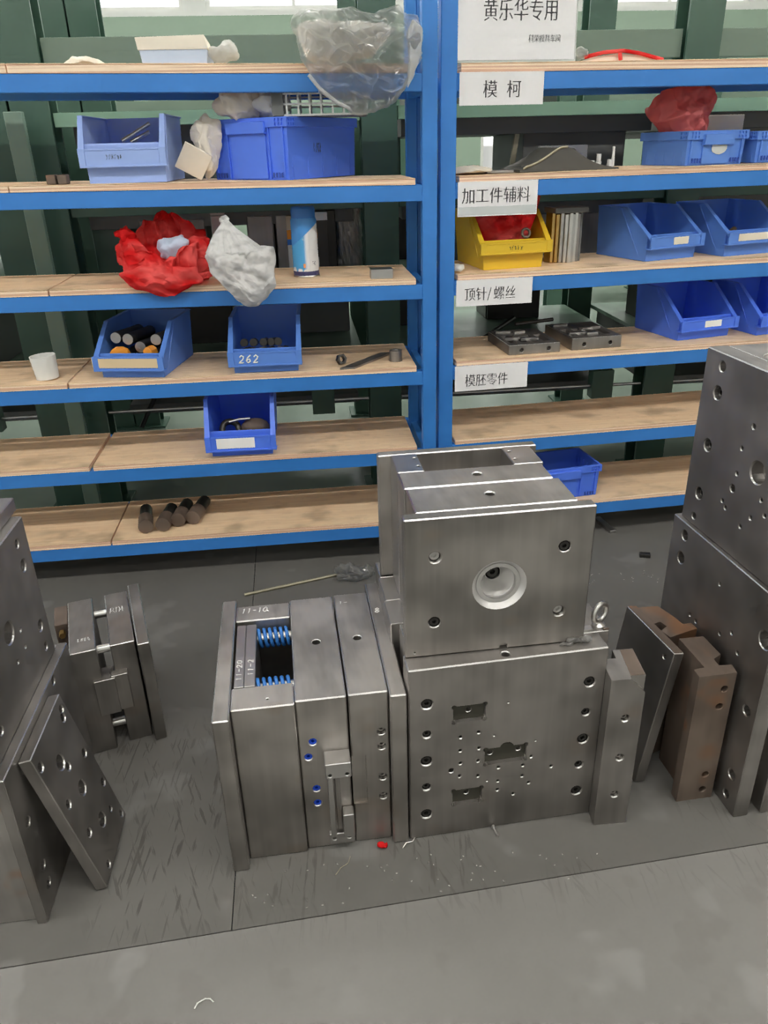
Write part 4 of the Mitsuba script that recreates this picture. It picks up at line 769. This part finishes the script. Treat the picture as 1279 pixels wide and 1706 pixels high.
# third shelf
Yb = RR @ Fr(.279, .068, ztop_r(2, .75), .07)
kY = parts_bin('yellow parts bin holding a red plastic bag', 'yellow_plastic', Yb, w=.215, wt=.262, d=.28, h=.185, lip0=.052, lip1=.092, slope=.10)
obj('marker_scribble', mv(scribble(.05, .014, .0006, 8, 5), Fr(-.03, -.0325, .066, rx=math.pi/2)), 'ink', kY, Yb, smooth=True)
single('plastic_bag', inflate([(-.11, .085), (-.05, .07), (.05, .07), (.085, .10), (.11, .17), (.13, .235), (.10, .24), (.0, .21), (-.09, .21), (-.12, .16)], .10, .085, .08, .014, 20, 41, 34, 120), 'film_red', 'red plastic bag stuffed in the yellow bin', 'bag', fr=Yb, smooth=True)
single('gasket_ring', trimesh.creation.torus(.014, .0045), 'steel_rusty', 'dark ring seen through the red bag in the yellow bin', 'ring', fr=Yb @ Fr(.045, .004, .115, rx=1.3), smooth=True)
t = thing('steel_cylinder', 'bundle of shiny and brass-coloured metal strips standing between yellow and blue bins', 'metal bundle')
mf = RR @ Fr(.50, .155, ztop_r(2, 1.0), .1)
for i in range(9):
    x = -.055 + i*.0135
    obj('metal_strip', box(x, x+.0125, -.03 + .03*abs(i-4)/4, .05, 0, .168 - .004*(i % 2), .001), ['brass', 'brass', 'steel_satin', 'steel_bright', 'steel_bright', 'steel_satin', 'steel_bright', 'steel_dull', 'grey_machine'][i], t, mf)
obj('cap_block', box(-.062, .068, -.034, .055, .1685, .187, .002), 'grey_machine', t, mf)
single('paper_scrap', blob(.02, .03, .012, .006, 40, 3, 4), 'film_milky', 'small white scrap at the left end of the third shelf', 'scrap', fr=RR @ Fr(.075, .045, ztop_r(2, .55)+.014), smooth=True)
parts_bin('blue parts bin with torn white tag, right of the metal bundle', 'blue_plastic', RR @ Fr(.872, .075, ztop_r(2, 1.35), .26), w=.225, wt=.25, d=.27, h=.175, lip0=.042, lip1=.085, slope=.12, card=(-.02, .048, 'cream'))
H_ = RR @ Fr(1.19, .085, ztop_r(2, 1.6), .2)
parts_bin('blue parts bin with a long pale card, farthest right on the third shelf', 'blue_plastic', H_, w=.235, wt=.27, d=.27, h=.175, lip0=.042, lip1=.085, slope=.12, card=(-.09, .11, 'cream'))
single('bolt', cyl((-.06, .04, .08), (-.03, .06, .085), .01, n=14), 'brass', 'brass-coloured fitting showing over the long pale card', 'fitting', fr=H_)
# fourth shelf
def cavity_plate(label, fr, w, d, h, seed):
    t = thing('cavity_plate', label, 'plate')
    b = box(0, w, 0, d, 0, h, .0015)
    r_ = np.random.default_rng(seed)
    for hx in (.25, .78): b = b - hole('-y', (w*hx, 0, h*.45), .0075, .03)
    for k in range(4):
        x0 = w*(.08 + .22*k); b = b - box(x0, x0+w*.14, d*.15, d*(.55 + .1*r_.random()), h*.55, h+.01, 0)
    obj('body', b, 'steel_dull', t, fr)
    for k in range(6):
        x0, y0 = w*r_.uniform(.05, .6), d*r_.uniform(.08, .8)
        obj('insert', mv(box(0, w*r_.uniform(.2, .35), 0, d*.06, 0, .012, .001), Fr(x0, y0, h-.004, r_.uniform(-.2, .2))), 'steel_bright' if k % 2 else 'steel_satin', t, fr)
    return t
z4 = ztop_r(3, .9)
cavity_plate('machined steel cavity plate, left of two on the fourth shelf', RR @ Fr(.265, .025, z4, .02), .195, .25, .036, 5)
cavity_plate('machined steel cavity plate, right one with two front holes, fourth shelf', RR @ Fr(.508, .035, z4, .03), .195, .26, .044, 6)
single('steel_bar', cyl((.36, .25, .062), (.52, .27, .068), .007, n=12), 'black_oxide', 'thin dark bar lying across the back of the cavity plates', 'bar', fr=RR @ Fr(0, 0, z4))
parts_bin('dark blue parts bin with white tag on the fourth shelf of the right rack', 'blue_crate', RR @ Fr(1.06, .09, ztop_r(3, 1.5), .16), w=.23, wt=.262, d=.27, h=.18, lip0=.036, lip1=.078, slope=.12, card=(-.025, .05, 'paper'))
parts_bin('dark blue parts bin at the right frame edge of the fourth shelf', 'blue_crate', RR @ Fr(1.385, .09, ztop_r(3, 1.85), .16), w=.23, wt=.262, d=.27, h=.18, lip0=.036, lip1=.078, slope=.12)
# lowest shelf crate
Kc = Fr(.955, .088, ztop_r(5, 1.0), .13)
crate('deep blue crate on the lowest shelf behind the stacked moulds', 'blue_crate', Kc, .36, .20, .132)
for i in range(5):
    single('pipe_piece', cyl((-.10+.045*i, .04, .03), (-.09+.045*i, .15, .05), .016, n=14), 'black_oxide', f'dark round stub, {ORD[i]} from left in the deep blue crate', 'stub', 'stubs in the deep blue crate', fr=Kc)

# ================================================================ injection moulds standing on the floor
def cut(m, *hs):
    for h in hs: m = m - h
    return m
def spring(x0, x1, y, z, r, turns, wire):
    a = np.linspace(0, turns*2*math.pi, turns*20)
    return tube(np.stack([np.linspace(x0, x1, len(a)), y + r*np.cos(a), z + r*np.sin(a)], 1), wire, 8)

# ---- the complete mould at left of centre, ejector box open on top
F1 = Fr(-.242, -1.367, 0, .03)
t = thing('injection_mould', 'upright steel mould with blue springs in its open ejector box, left of the stacked pair', 'mould')
hA = .430
obj('clamp_plate', box(0, .035, 0, .465, 0, hA, .0028), 'steel', t, F1)
p = obj('riser', cut(box(.0365, .1682, .030, .104, 0, hA, .0028), hole('+z', (.113, .057, hA), .0025, .02)), 'steel', t, F1)
p = obj('riser', cut(box(.0365, .1682, .364, .432, 0, hA, .0028), hole('+z', (.113, .40, hA), .0025, .02)), 'steel', t, F1)
obj('chalk_mark', mv(scrawl('11-10', .022, .011, .0009), Fr(.048, .398, hA+.0002)), 'chalk', p, F1, smooth=True)
e1 = obj('ejector_plate', box(.0395, .0615, .113, .355, .02, .424, .0015), 'steel_satin', t, F1)
obj('chalk_mark', mv(scrawl('11-20', .012, .013, .0009), Fr(.056, .135, .4242, math.pi/2)), 'chalk', e1, F1, smooth=True)
e2 = obj('ejector_plate', box(.0622, .0865, .113, .355, .02, .424, .0015), 'steel_satin', t, F1)
obj('chalk_mark', mv(scrawl('11-2', .012, .013, .0009), Fr(.081, .150, .4242, math.pi/2)), 'chalk', e2, F1, smooth=True)
for z in (.396, .05):
    for v in (.137, .333):
        s = obj('return_spring', spring(.088, .1675, v, z, .0205, 6, .0042), 'spring_blue', t, F1, smooth=True, label='blue coil spring')
        obj('return_pin', cyl((.086, v, z), (.170, v, z), .0125), 'steel_bright', s, F1)
C_ = cut(box(.1697, .2777, .038, .442, 0, hA, .0028), hole('+z', (.2265, .246, hA), .0095, .05))
bp = [(.200, .316), (.188, .275), (.200, .182), (.200, .139)]
for u, z in bp: C_ = C_ - hole('-y', (u, .038, z), .0088, .03)
c_ = obj('core_plate', C_, 'steel', t, F1)
for u, z in bp:
    obj('pipe_plug', cyl((u, .041, z), (u, .06, z), .0085) - cyl((u, .03, z), (u, .05, z), .0042, n=6), 'plug_blue', c_, F1, label='blue pipe plug')
D_ = cut(box(.2817, .3667, .040, .447, 0, hA, .0028), hole('+z', (.323, .247, hA), .0095, .05), box(.27, .3135, .03, .0455, .119, .261, 0))
for z in (.322, .280, .191, .134): D_ = D_ - hole('-y', (.350, .040, z), .0092, .03)
d_ = obj('cavity_plate', D_, 'steel', t, F1)
for z in (.322, .280, .191, .134): obj('screw', screw('-y', (.350, .040, z), .0092, .010), 'steel_dull', d_, F1)
obj('top_clamp_plate', box(.3687, .4040, .022, .490, 0, hA, .0028), 'steel', t, F1)
obj('chalk_mark', mv(scrawl('8', .020, .014, .0009), Fr(.376, .345, hA+.0002)), 'chalk', t, F1, smooth=True)
obj('chalk_mark', mv(scrawl('1-', .012, .010, .0008), Fr(.292, .40, hA+.0002)), 'chalk', t, F1, smooth=True)
# parting lock on the front
lk = thing('parting_lock', 'steel parting lock bolted across the front of the upright mould with blue springs', 'lock')
obj('upper_block', cut(box(.221, .2775, -.006, .0375, .247, .288, .0018), hole('-y', (.231, -.006, .256), .004, .02), hole('-y', (.268, -.006, .256), .004, .02)), 'steel_satin', lk, F1)
obj('long_leg', box(.225, .2375, .014, .0375, .052, .2465, .0015), 'steel_satin', lk, F1)
obj('short_leg', box(.254, .279, .010, .0375, .052, .120, .0015), 'steel_satin', lk, F1)
obj('base_block', cut(box(.221, .279, .024, .0375, .020, .0515, .0015), hole('-y', (.232, .024, .036), .004, .01), hole('-y', (.266, .024, .036), .004, .01)), 'steel_satin', lk, F1)
obj('tongue', box(.2415, .2525, .028, .0375, .06, .225, .001), 'steel_dull', lk, F1)

# ---- lower mould of the stacked pair
F2 = Fr(.1655, -1.328, 0, .055)
t = thing('injection_mould', 'lower steel mould of the stacked pair, front face full of drilled holes and pockets', 'mould')
H2 = .485
fp = box(0, .4425, 0, .060, 0, H2, .0028)
big = [(.040, .392), (.039, .233), (.039, .073), (.406, .397), (.405, .236), (.403, .078)]
mid = [(.040, .309), (.039, .156), (.405, .313), (.402, .159)]
fp = cut(fp, *[hole('-y', (u, 0, z), .0125, .02, .0018) for u, z in big], *[hole('-y', (u, 0, z), .0095, .02, .0018) for u, z in mid])
for u0, u1, z0, z1 in ((.098, .171, .331, .376), (.173, .271, .198, .245), (.100, .170, .088, .134)):
    pk = box(u0, u1, -.01, .012, z0, z1, 0)
    for a in (u0+.002, u1-.002):
        for b in (z0+.002, z1-.002): pk += cyl((a, -.01, b), (a, .0125, b), .006, n=16)
    fp = fp - pk
fp = fp - cyl((.224, -.01, .240), (.224, .0125, .240), .017)
ph = [(.135, .354, .0062), (.189, .222, .0062), (.255, .223, .0062), (.135, .112, .0062)]
fp = cut(fp, *[hole('-y', (u, .012, z), r, .02, .001) for u, z, r in ph])
sm = [(.157, .296), (.116, .289), (.116, .25), (.159, .25), (.117, .213), (.158, .213), (.116, .175), (.159, .168), (.207, .185), (.207, .144), (.207, .117), (.246, .097), (.265, .181), (.265, .149), (.282, .125), (.284, .204), (.334, .166)]
fp = cut(fp, *[hole('-y', (u, 0, z), .0036, .02, .0014, 14) for u, z in sm], hole('-y', (.096, 0, .195), .006, .02),
         *[hole('-y', (u, 0, z), .0018, .01, .001, 10) for u, z in ((.291, .25), (.193, .281), (.222, .369), (.181, .149))],
         hole('+z', (.216, .020, H2), .009, .03, .0015))
f_ = obj('front_plate', fp, 'steel_dull', t, F2)
for u0, u1, z0, z1 in ((.0985, .1705, .3315, .3755), (.1735, .2705, .1985, .2445), (.1005, .1695, .0885, .1335)):
    ins = box(u0, u1, .0105, .0119, z0, z1, 0)
    for u, z, r in ph: ins = ins - cyl((u, 0, z), (u, .03, z), r*1.25)
    obj('pocket_shade', ins, 'recess_shade', f_, F2, label='added dark sheet for the pocket shade')  # thin dark sheet added, pocket shade put into its colour
for u, z in big: obj('screw', screw('-y', (u, 0, z), .0122, .004), 'black_oxide', f_, F2)
for u, z in mid: obj('screw', screw('-y', (u, 0, z), .0093, .006), 'black_oxide', f_, F2)
obj('support_plate', box(.014, .470, .0615, .178, 0, H2-.001, .002), 'steel_dull', t, F2)
obj('cavity_plate', box(-.006, .450, .1800, .281, 0, H2, .002), 'steel_satin', t, F2)
obj('core_plate', box(-.001, .450, .2825, .393, 0, H2, .002), 'steel_satin', t, F2)
obj('clamp_plate', box(.004, .450, .3945, .476, 0, H2-.001, .002), 'steel', t, F2)
obj('corner_block', box(.4555, .4695, .0618, .066, H2-.0012, H2+.004, .001), 'steel_rusty', t, F2, label='small rusty corner block')
obj('stop_block', box(.395, .432, .0635, .080, H2-.0012, H2+.006, .001), 'steel_satin', t, F2)
ey = thing('lifting_eye', 'bright lifting eye screwed upright into the lower mould of the stacked pair', 'eyebolt')
ef = F2 @ Fr(.4525, .082, H2-.001, .5)
m_ = trimesh.creation.torus(.0215, .0062, major_sections=40, minor_sections=14)
obj('ring', mv(m_, Fr(0, 0, .036, 0, math.pi/2)), 'steel_bright', ey, ef, smooth=True)
obj('collar', lathe([(0, -.0005), (.015, -.0005), (.015, .005), (.009, .010), (0, .014)], 28), 'steel_bright', ey, ef)

# ---- upper mould of the stacked pair
F3 = Fr(.166, -1.285, .4862, .028)
t = thing('injection_mould', 'upper steel mould of the stacked pair with a round stepped locating hole in front', 'mould')
h3 = .327
up = box(0, .394, 0, .029, 0, h3, .0028)
sc = [(.063, .2385), (.333, .2385), (.332, .0825), (.062, .0845)]
up = cut(up, *[hole('-y', (u, 0, z), .0122, .022, .0015) for u, z in sc], cyl((.199, -.01, .160), (.199, .04, .160), .047, n=56), cyl((.199, -.001, .160), (.199, .013, .160), .059, .047, n=56),
         hole('-y', (.215, 0, .003), .008, .012, .002), hole('-y', (.02, 0, .012), .002, .01, .001))
u_ = obj('front_plate', up, 'steel_mid', t, F3)
for i, (u, z) in enumerate(sc): obj('screw', screw('-y', (u, 0, z), .0119, .003 if i in (1, 3) else .010), 'black_oxide' if i in (1, 3) else 'steel_satin', u_, F3)
bev = cyl((.199, .0002, .160), (.199, .0130, .160), .0592, .0472, n=56) - cyl((.199, -.0005, .160), (.199, .0135, .160), .0585, .0455, n=56)
obj('bevel_ring', bev, 'machined', u_, F3, label='pale turned bevel of the locating hole')
ring = cyl((.199, .010, .160), (.199, .0305, .160), .0468, n=56) - cyl((.199, .0, .160), (.199, .035, .160), .0385, n=56)
lr = obj('locating_ring', ring, 'machined', u_, F3)
cone = cyl((.199, .0205, .160), (.199, .062, .160), .0384, n=56) - cyl((.199, .0201, .160), (.199, .054, .160), .037, .0175, n=56) - cyl((.199, .05, .160), (.199, .075, .160), .0165, n=40)
obj('sprue_bush', cone, 'machined', t, F3)
obj('nozzle_screw', screw('-y', (.199, .055, .160), .015, .002, .010), 'black_oxide', t, F3)
blk = cut(box(.029, .366, .0305, .150, 0, h3, .003), hole('+z', (.198, .096, h3), .010, .04, .0018)) - box(.15, .25, .02, .08, .10, .22, 0)
a_ = obj('cavity_plate', blk, 'steel', t, F3)
for i in range(14): obj('stamped_mark', box(.262+i*.0055, .2645+i*.0055, .058, .0625, h3-.0003, h3+.0004, .0001), 'steel_bright', a_, F3) if False else None
obj('core_plate', cut(box(.025, .356, .1535, .243, 0, h3, .003), hole('+z', (.198, .205, h3), .010, .04, .0018)), 'steel', t, F3)
for x0, x1, hx in ((.025, .087, .078), (.294, .363, .305)):
    r_ = obj('riser', cut(box(x0, x1, .2445, .353, 0, h3, .002), hole('+z', (hx, .275, h3), .0045, .02), hole('+z', (hx, .325, h3), .0045, .02)), 'steel_satin', t, F3)
obj('ejector_plate', box(.09, .291, .30, .345, .01, h3-.06, .002), 'steel_dull', t, F3)
obj('clamp_plate', box(-.005, .382, .3545, .382, 0, h3, .0028), 'steel', t, F3)
for i, (x, y, s) in enumerate(((.372, .03, .012), (.395, .028, .014), (.355, .025, .009))):
    single('plastic_shred', blob(s*1.3, s*.6, s*.5, .004, 60, i+2, 3), 'film_clear', ['shiny clear plastic shred on the mould ledge, middle one', 'largest shiny clear plastic shred on the mould ledge, nearest the right end', 'smallest shiny clear plastic shred on the mould ledge, leftmost'][i], 'shred', 'plastic shreds on the mould ledge', fr=F2 @ Fr(x, y-.001, H2+s*.55), smooth=True)

# ---- chamfered bar beside the stack
bar = prism([(.603, -1.343), (.682, -1.345), (.693, -1.238), (.645, -1.238), (.642, -1.268), (.609, -1.268)], 0, .426)
wedge = hull([(x, y, z) for y in (-1.36, -1.334) for x, z in ((.647, .4265), (.70, .4265), (.70, .370), (.684, .385))])
bar = cut(bar - wedge, *[hole('-y', (.645, -1.344, z), .0088, .03, .0016) for z in (.319, .206, .094)])
t = thing('steel_bar', 'upright steel bar with a chamfered rusty corner and three screw holes', 'bar')
obj('body', bar, 'steel_dull', t)
obj('top_skin', prism([(.650, -1.333), (.682, -1.333), (.692, -1.240), (.662, -1.240)], .4262, .4268), 'steel_rusty', t, label='rust-brown unmachined top')
for z in (.319, .206, .094): obj('screw', screw('-y', (.645, -1.344, z), .0086, .009), 'steel_dull', t)

# ---- leaning plate and the two T-section bars
lp = cut(box(-.0135, .0135, 0, .215, 0, .388, .002), hole('-x', (-.0135, .03, .36), .006, .02))
t = thing('leaning_plate', 'brown-edged steel plate leaning against the two T-section bars', 'plate')
obj('body', lp, 'steel_dull', t, Fr(.765, -1.228, .003, .13, 0, .138))
obj('top_edge', box(-.012, .012, .002, .213, .3879, .3886, .0002), 'steel_rusty', t, Fr(.765, -1.228, .003, .13, 0, .138), label='rust-brown top edge')
T1 = prism([(x+.012, y) for x, y in ((.826, -1.134), (.908, -1.107), (.905, -1.081), (.882, -1.084), (.878, -1.06), (.865, -1.02), (.856, -.995), (.793, -.994), (.812, -1.072), (.831, -1.066), (.838, -1.088), (.816, -1.103))], 0, .371)
single('slide_rail', T1, 'steel_rusty', 'rusty brown T-section bar standing behind the leaning plate', 'bar')
T2 = prism([(.829, -1.300), (.920, -1.296), (.923, -1.266), (.893, -1.265), (.893, -1.240), (.918, -1.226), (.913, -1.15), (.851, -1.152), (.857, -1.268), (.829, -1.272)], 0, .378)
T2 = cut(T2, *[hole('-y', (x, -1.297, z), .0085, .02, .001) for x, z in ((.897, .335), (.893, .285), (.893, .078), (.893, .030))])
t = thing('slide_rail', 'rusty brown T-section bar with four holes, nearest the right block', 'bar')
obj('body', T2, 'steel_rusty', t)

# ---- right stack of two big mould halves
F4 = Fr(.940, -1.364, 0, .055)
t = thing('injection_mould', 'lower big mould half of the right stack, its drilled side facing left', 'mould')
ch = [(.385, .567, .0135), (.386, .502, .0155), (.034, .295, .0125), (.036, .102, .0125), (.041, .037, .0105), (.026, .493, .021)]
csm = [(.306, .380), (.278, .378), (.178, .408), (.137, .438), (.103, .405), (.212, .525)]
obj('clamp_plate', cut(box(0, .038, 0, .445, 0, .60, .0022), *[hole('-x', (0, v, z), r, .03, .0016) for v, z, r in ch], *[hole('-x', (0, v, z), .0042, .02, .0016, 14) for v, z in csm]), 'steel_dull', t, F4)
obj('riser', box(.0395, .069, .05, .41, 0, .598, .002), 'steel_dull', t, F4)
obj('core_plate', box(.0702, .20, 0, .445, 0, .60, .0022), 'steel', t, F4)
obj('cavity_plate', box(.2017, .33, .004, .441, 0, .60, .0022), 'steel', t, F4)
F5 = Fr(.9505, -1.364, .6008, .055)
t = thing('injection_mould', 'upper big mould half of the right stack with one large hole in its side', 'mould')
uh = [(.361, .405, .0115), (.363, .343, .0155), (.368, .214, .0145), (.371, .088, .0145), (.377, .024, .0085)]
us = [(.246, .154, .0085), (.213, .312, .0055), (.239, .253, .0045), (.240, .193, .0045), (.275, .111, .0045), (.259, .100, .0045), (.143, .171, .0045), (.166, .118, .0045), (.123, .143, .0045), (.195, .083, .0045)]
ub = cut(box(0, .05, -.06, .430, 0, .435, .0025), *[hole('-x', (0, v, z), r, .025, .0018) for v, z, r in uh], *[hole('-x', (0, v, z), r, .02, .0016, 14) for v, z, r in us], hole('-x', (0, .172, .222), .0245, .03, .002))
k_ = obj('clamp_plate', ub, 'steel_dull', t, F5)
for v, z, r in uh[1:4]: obj('screw', screw('-x', (0, v, z), r*.96, .010), 'black_oxide', k_, F5)
ct = cut(box(.0515, .25, -.06, .430, 0, .434, .0025), hole('+z', (.11, .30, .434), .045, .006, .001), hole('+z', (.15, .12, .434), .03, .006, .001))
obj('core_plate', ct, 'steel', t, F5)

# ---- left stack
t = thing('injection_mould', 'lower mould half of the left stack that the drilled plate leans on', 'mould')
lh = [(.044, .247), (.052, .113), (.053, .060), (.285, .349), (.330, .384), (.343, .256)]
obj('clamp_plate', cut(box(-.650, -.628, -1.445, -.985, 0, .400, .002), *[hole('+x', (-.628, -1.445+v, z), .0105, .02, .0016) for v, z in lh]), 'steel_dull', t)
obj('core_plate', box(-.80, -.6515, -1.434, -.99, 0, .400, .002), 'steel_stained', t)
obj('cavity_plate', box(-.98, -.8015, -1.434, -.99, 0, .400, .002), 'steel', t)
t = thing('injection_mould', 'upper mould half of the left stack with its drilled face turned right', 'mould')
hh = [(-1.072, .718, .0095), (-1.068, .662, .0135), (-1.061, .500, .013), (-1.059, .443, .010), (-1.358, .450, .0085)]
hs = [(-1.164, .557), (-1.162, .513), (-1.213, .510)]
ul = cut(box(-.698, -.648, -1.46, -1.013, .4008, .757, .0025), *[hole('+x', (-.648, y, z), r, .03, .0018) for y, z, r in hh], *[hole('+x', (-.648, y, z), .0042, .02, .0016, 14) for y, z in hs], hole('+x', (-.648, -1.217, .585), .0235, .03, .002))
k_ = obj('clamp_plate', ul, 'steel_dull', t)
for y, z, r in hh[1:4]: obj('screw', screw('+x', (-.648, y, z), r*.95, .009), 'black_oxide', k_)
obj('core_plate', box(-.98, -.6995, -1.46, -1.013, .4008, .757, .0025), 'steel', t)
t = thing('mould_plate', 'light grey steel plate lying on top of the left stack', 'plate')
obj('body', box(-.95, -.668, -1.40, -.982, .7578, .789, .002) - box(-.9, -.70, -1.3, -1.02, .783, .80, 0), 'steel_satin', t)

F6 = Fr(-.530, -1.378, .0035, 0, 0, -.218)
pl = box(-.0135, .0135, 0, .210, 0, .389, .002)
lhl = [(.187, .362, .0085), (.177, .346, .0095), (.182, .234, .0095), (.102, .271, .0095), (.107, .200, .0165), (.018, .352, .0095), (.192, .131, .0095), (.034, .227, .0095), (.164, .071, .0065), (.113, .092, .0165), (.195, .022, .0085), (.046, .126, .0095), (.048, .020, .0085), (.085, .300, .0165)]
pl = cut(pl, *[hole('+x', (.0135, v, z), r, .04, .0018) for v, z, r in lhl])
single('leaning_plate', pl, 'steel_dull', 'drilled steel plate leaning against the lower block of the left stack', 'plate', fr=F6)

# ---- open two-part mould behind the left stack
F7 = Fr(-.560, -.893, 0, .262)
t = thing('injection_mould', 'small open mould with a gap between its halves, behind the left stack', 'mould')
a_ = obj('moving_half', box(-.0985, -.0335, -.018, .252, 0, .328, .002), 'steel_dull', t, F7)
obj('chalk_mark', mv(scribble(.035, .018, .0008, 4, 4), Fr(-.080, .03, .3282)), 'chalk', a_, F7, smooth=True)
b_ = obj('fixed_half', box(0, .062, -.002, .272, 0, .318, .002), 'steel_dull', t, F7)
obj('chalk_mark', mv(scribble(.04, .03, .0007, 6, 5), Fr(.008, .16, .3182)), 'chalk', b_, F7, smooth=True)
obj('clamp_plate', box(.0672, .098, -.028, .300, 0, .320, .002), 'steel_dull', t, F7)
for v, z in ((.035, .292), (.215, .292), (.015, .062), (.215, .06)):
    obj('guide_pin', cyl((-.034, v, z), (.001, v, z), .0115, n=20), 'steel_bright', t, F7, label='bright guide pin')
obj('interlock', box(-.056, -.003, -.030, .03, .125, .236, .0015), 'steel_dull', t, F7)
obj('interlock', box(-.012, .030, -.026, .0, .128, .240, .0015) , 'steel', t, F7)
obj('rear_plate', box(-.135, -.0995, .15, .25, 0, .322, .002), 'steel_rusty', t, F7)
obj('brass_fitting', cyl((-.118, .145, .30), (-.118, .125, .30), .009, n=6), 'brass', t, F7, label='brass hose fitting')

# ================================================================ small things on the floor
single('steel_rod', tube([(-.285, -.167, .006), (-.1, -.115, .0058), (.06, -.07, .0055)], .0055, 10), 'rod', 'long thin steel rod lying on the floor under the left rack', 'rod')
single('plastic_film', blob(.075, .05, .018, .014, 34, 19, 5, .5), 'film_clear', 'crumpled clear film at the end of the rod on the floor', 'film', fr=Fr(.125, -.085, .016), smooth=True)
single('steel_strip', mv(box(-.014, .014, -.08, .06, 0, .012, .001), Fr(1.205, .19, .0005, .14)), 'steel_satin', 'short steel strip lying in the shade under the right rack', 'strip')
single('rubber_block', box(-.02, .02, -.012, .012, 0, .014, .001), 'black_oxide', 'small black block on the floor in front of the right rack', 'block', fr=Fr(1.262, -.10, .0005, -.3))
single('swarf_curl', tube([(0, 0, .002), (.006, .008, .004), (.02, .014, .003), (.03, .010, .006), (.036, .004, .003)], .0013, 6), 'white_plastic', 'thin white curl of swarf on the open floor at bottom', 'swarf', fr=Fr(-.296, -1.668, 0, .1))
single('swarf_curl', tube([(0, 0, .002), (.012, .016, .003), (.03, .028, .002), (.036, .044, .004)], .0008, 6), 'rod', 'thin grey curl of swarf before the mould with blue springs', 'swarf', fr=Fr(-.014, -1.405, 0))
single('swarf_curl', tube([(0, 0, .002), (.010, .012, .004), (.026, .016, .002), (.034, .028, .003)], .0012, 6), 'steel_bright', 'bright curl of swarf at the foot of the stacked pair', 'swarf', fr=Fr(.144, -1.352, 0))
t = thing('bolt', 'small bright bolt lying on the floor below the stacked pair', 'bolt')
obj('shank', cyl((0, 0, .004), (0, -.022, .003), .0028, n=12), 'steel_bright', t, Fr(.366, -1.325, 0, .2))
obj('head', cyl((0, 0, .005), (0, .006, .005), .005, n=6), 'steel_bright', t, Fr(.366, -1.325, 0, .2))
single('plastic_chip', blob(.011, .008, .007, .004, 80, 4, 3), 'film_red', 'small orange-red plastic chip on the floor by the mould', 'chip', fr=Fr(.099, -1.344, .008), smooth=True)
single('metal_chips', cat([mv(box(-.002, .002, -.0012, .0012, 0, .0012, .0002), Fr(*p, 0, rng.uniform(0, 3))) for p in zip(list(rng.uniform(-.2, .6, 45)) + list(rng.uniform(.95, 1.25, 20)), list(rng.uniform(-1.48, -1.37, 45)) + list(rng.uniform(-.3, -.2, 20)))]), 'steel_bright', 'scattered bright metal chips on the floor around the moulds', 'metal chips', kind='stuff')
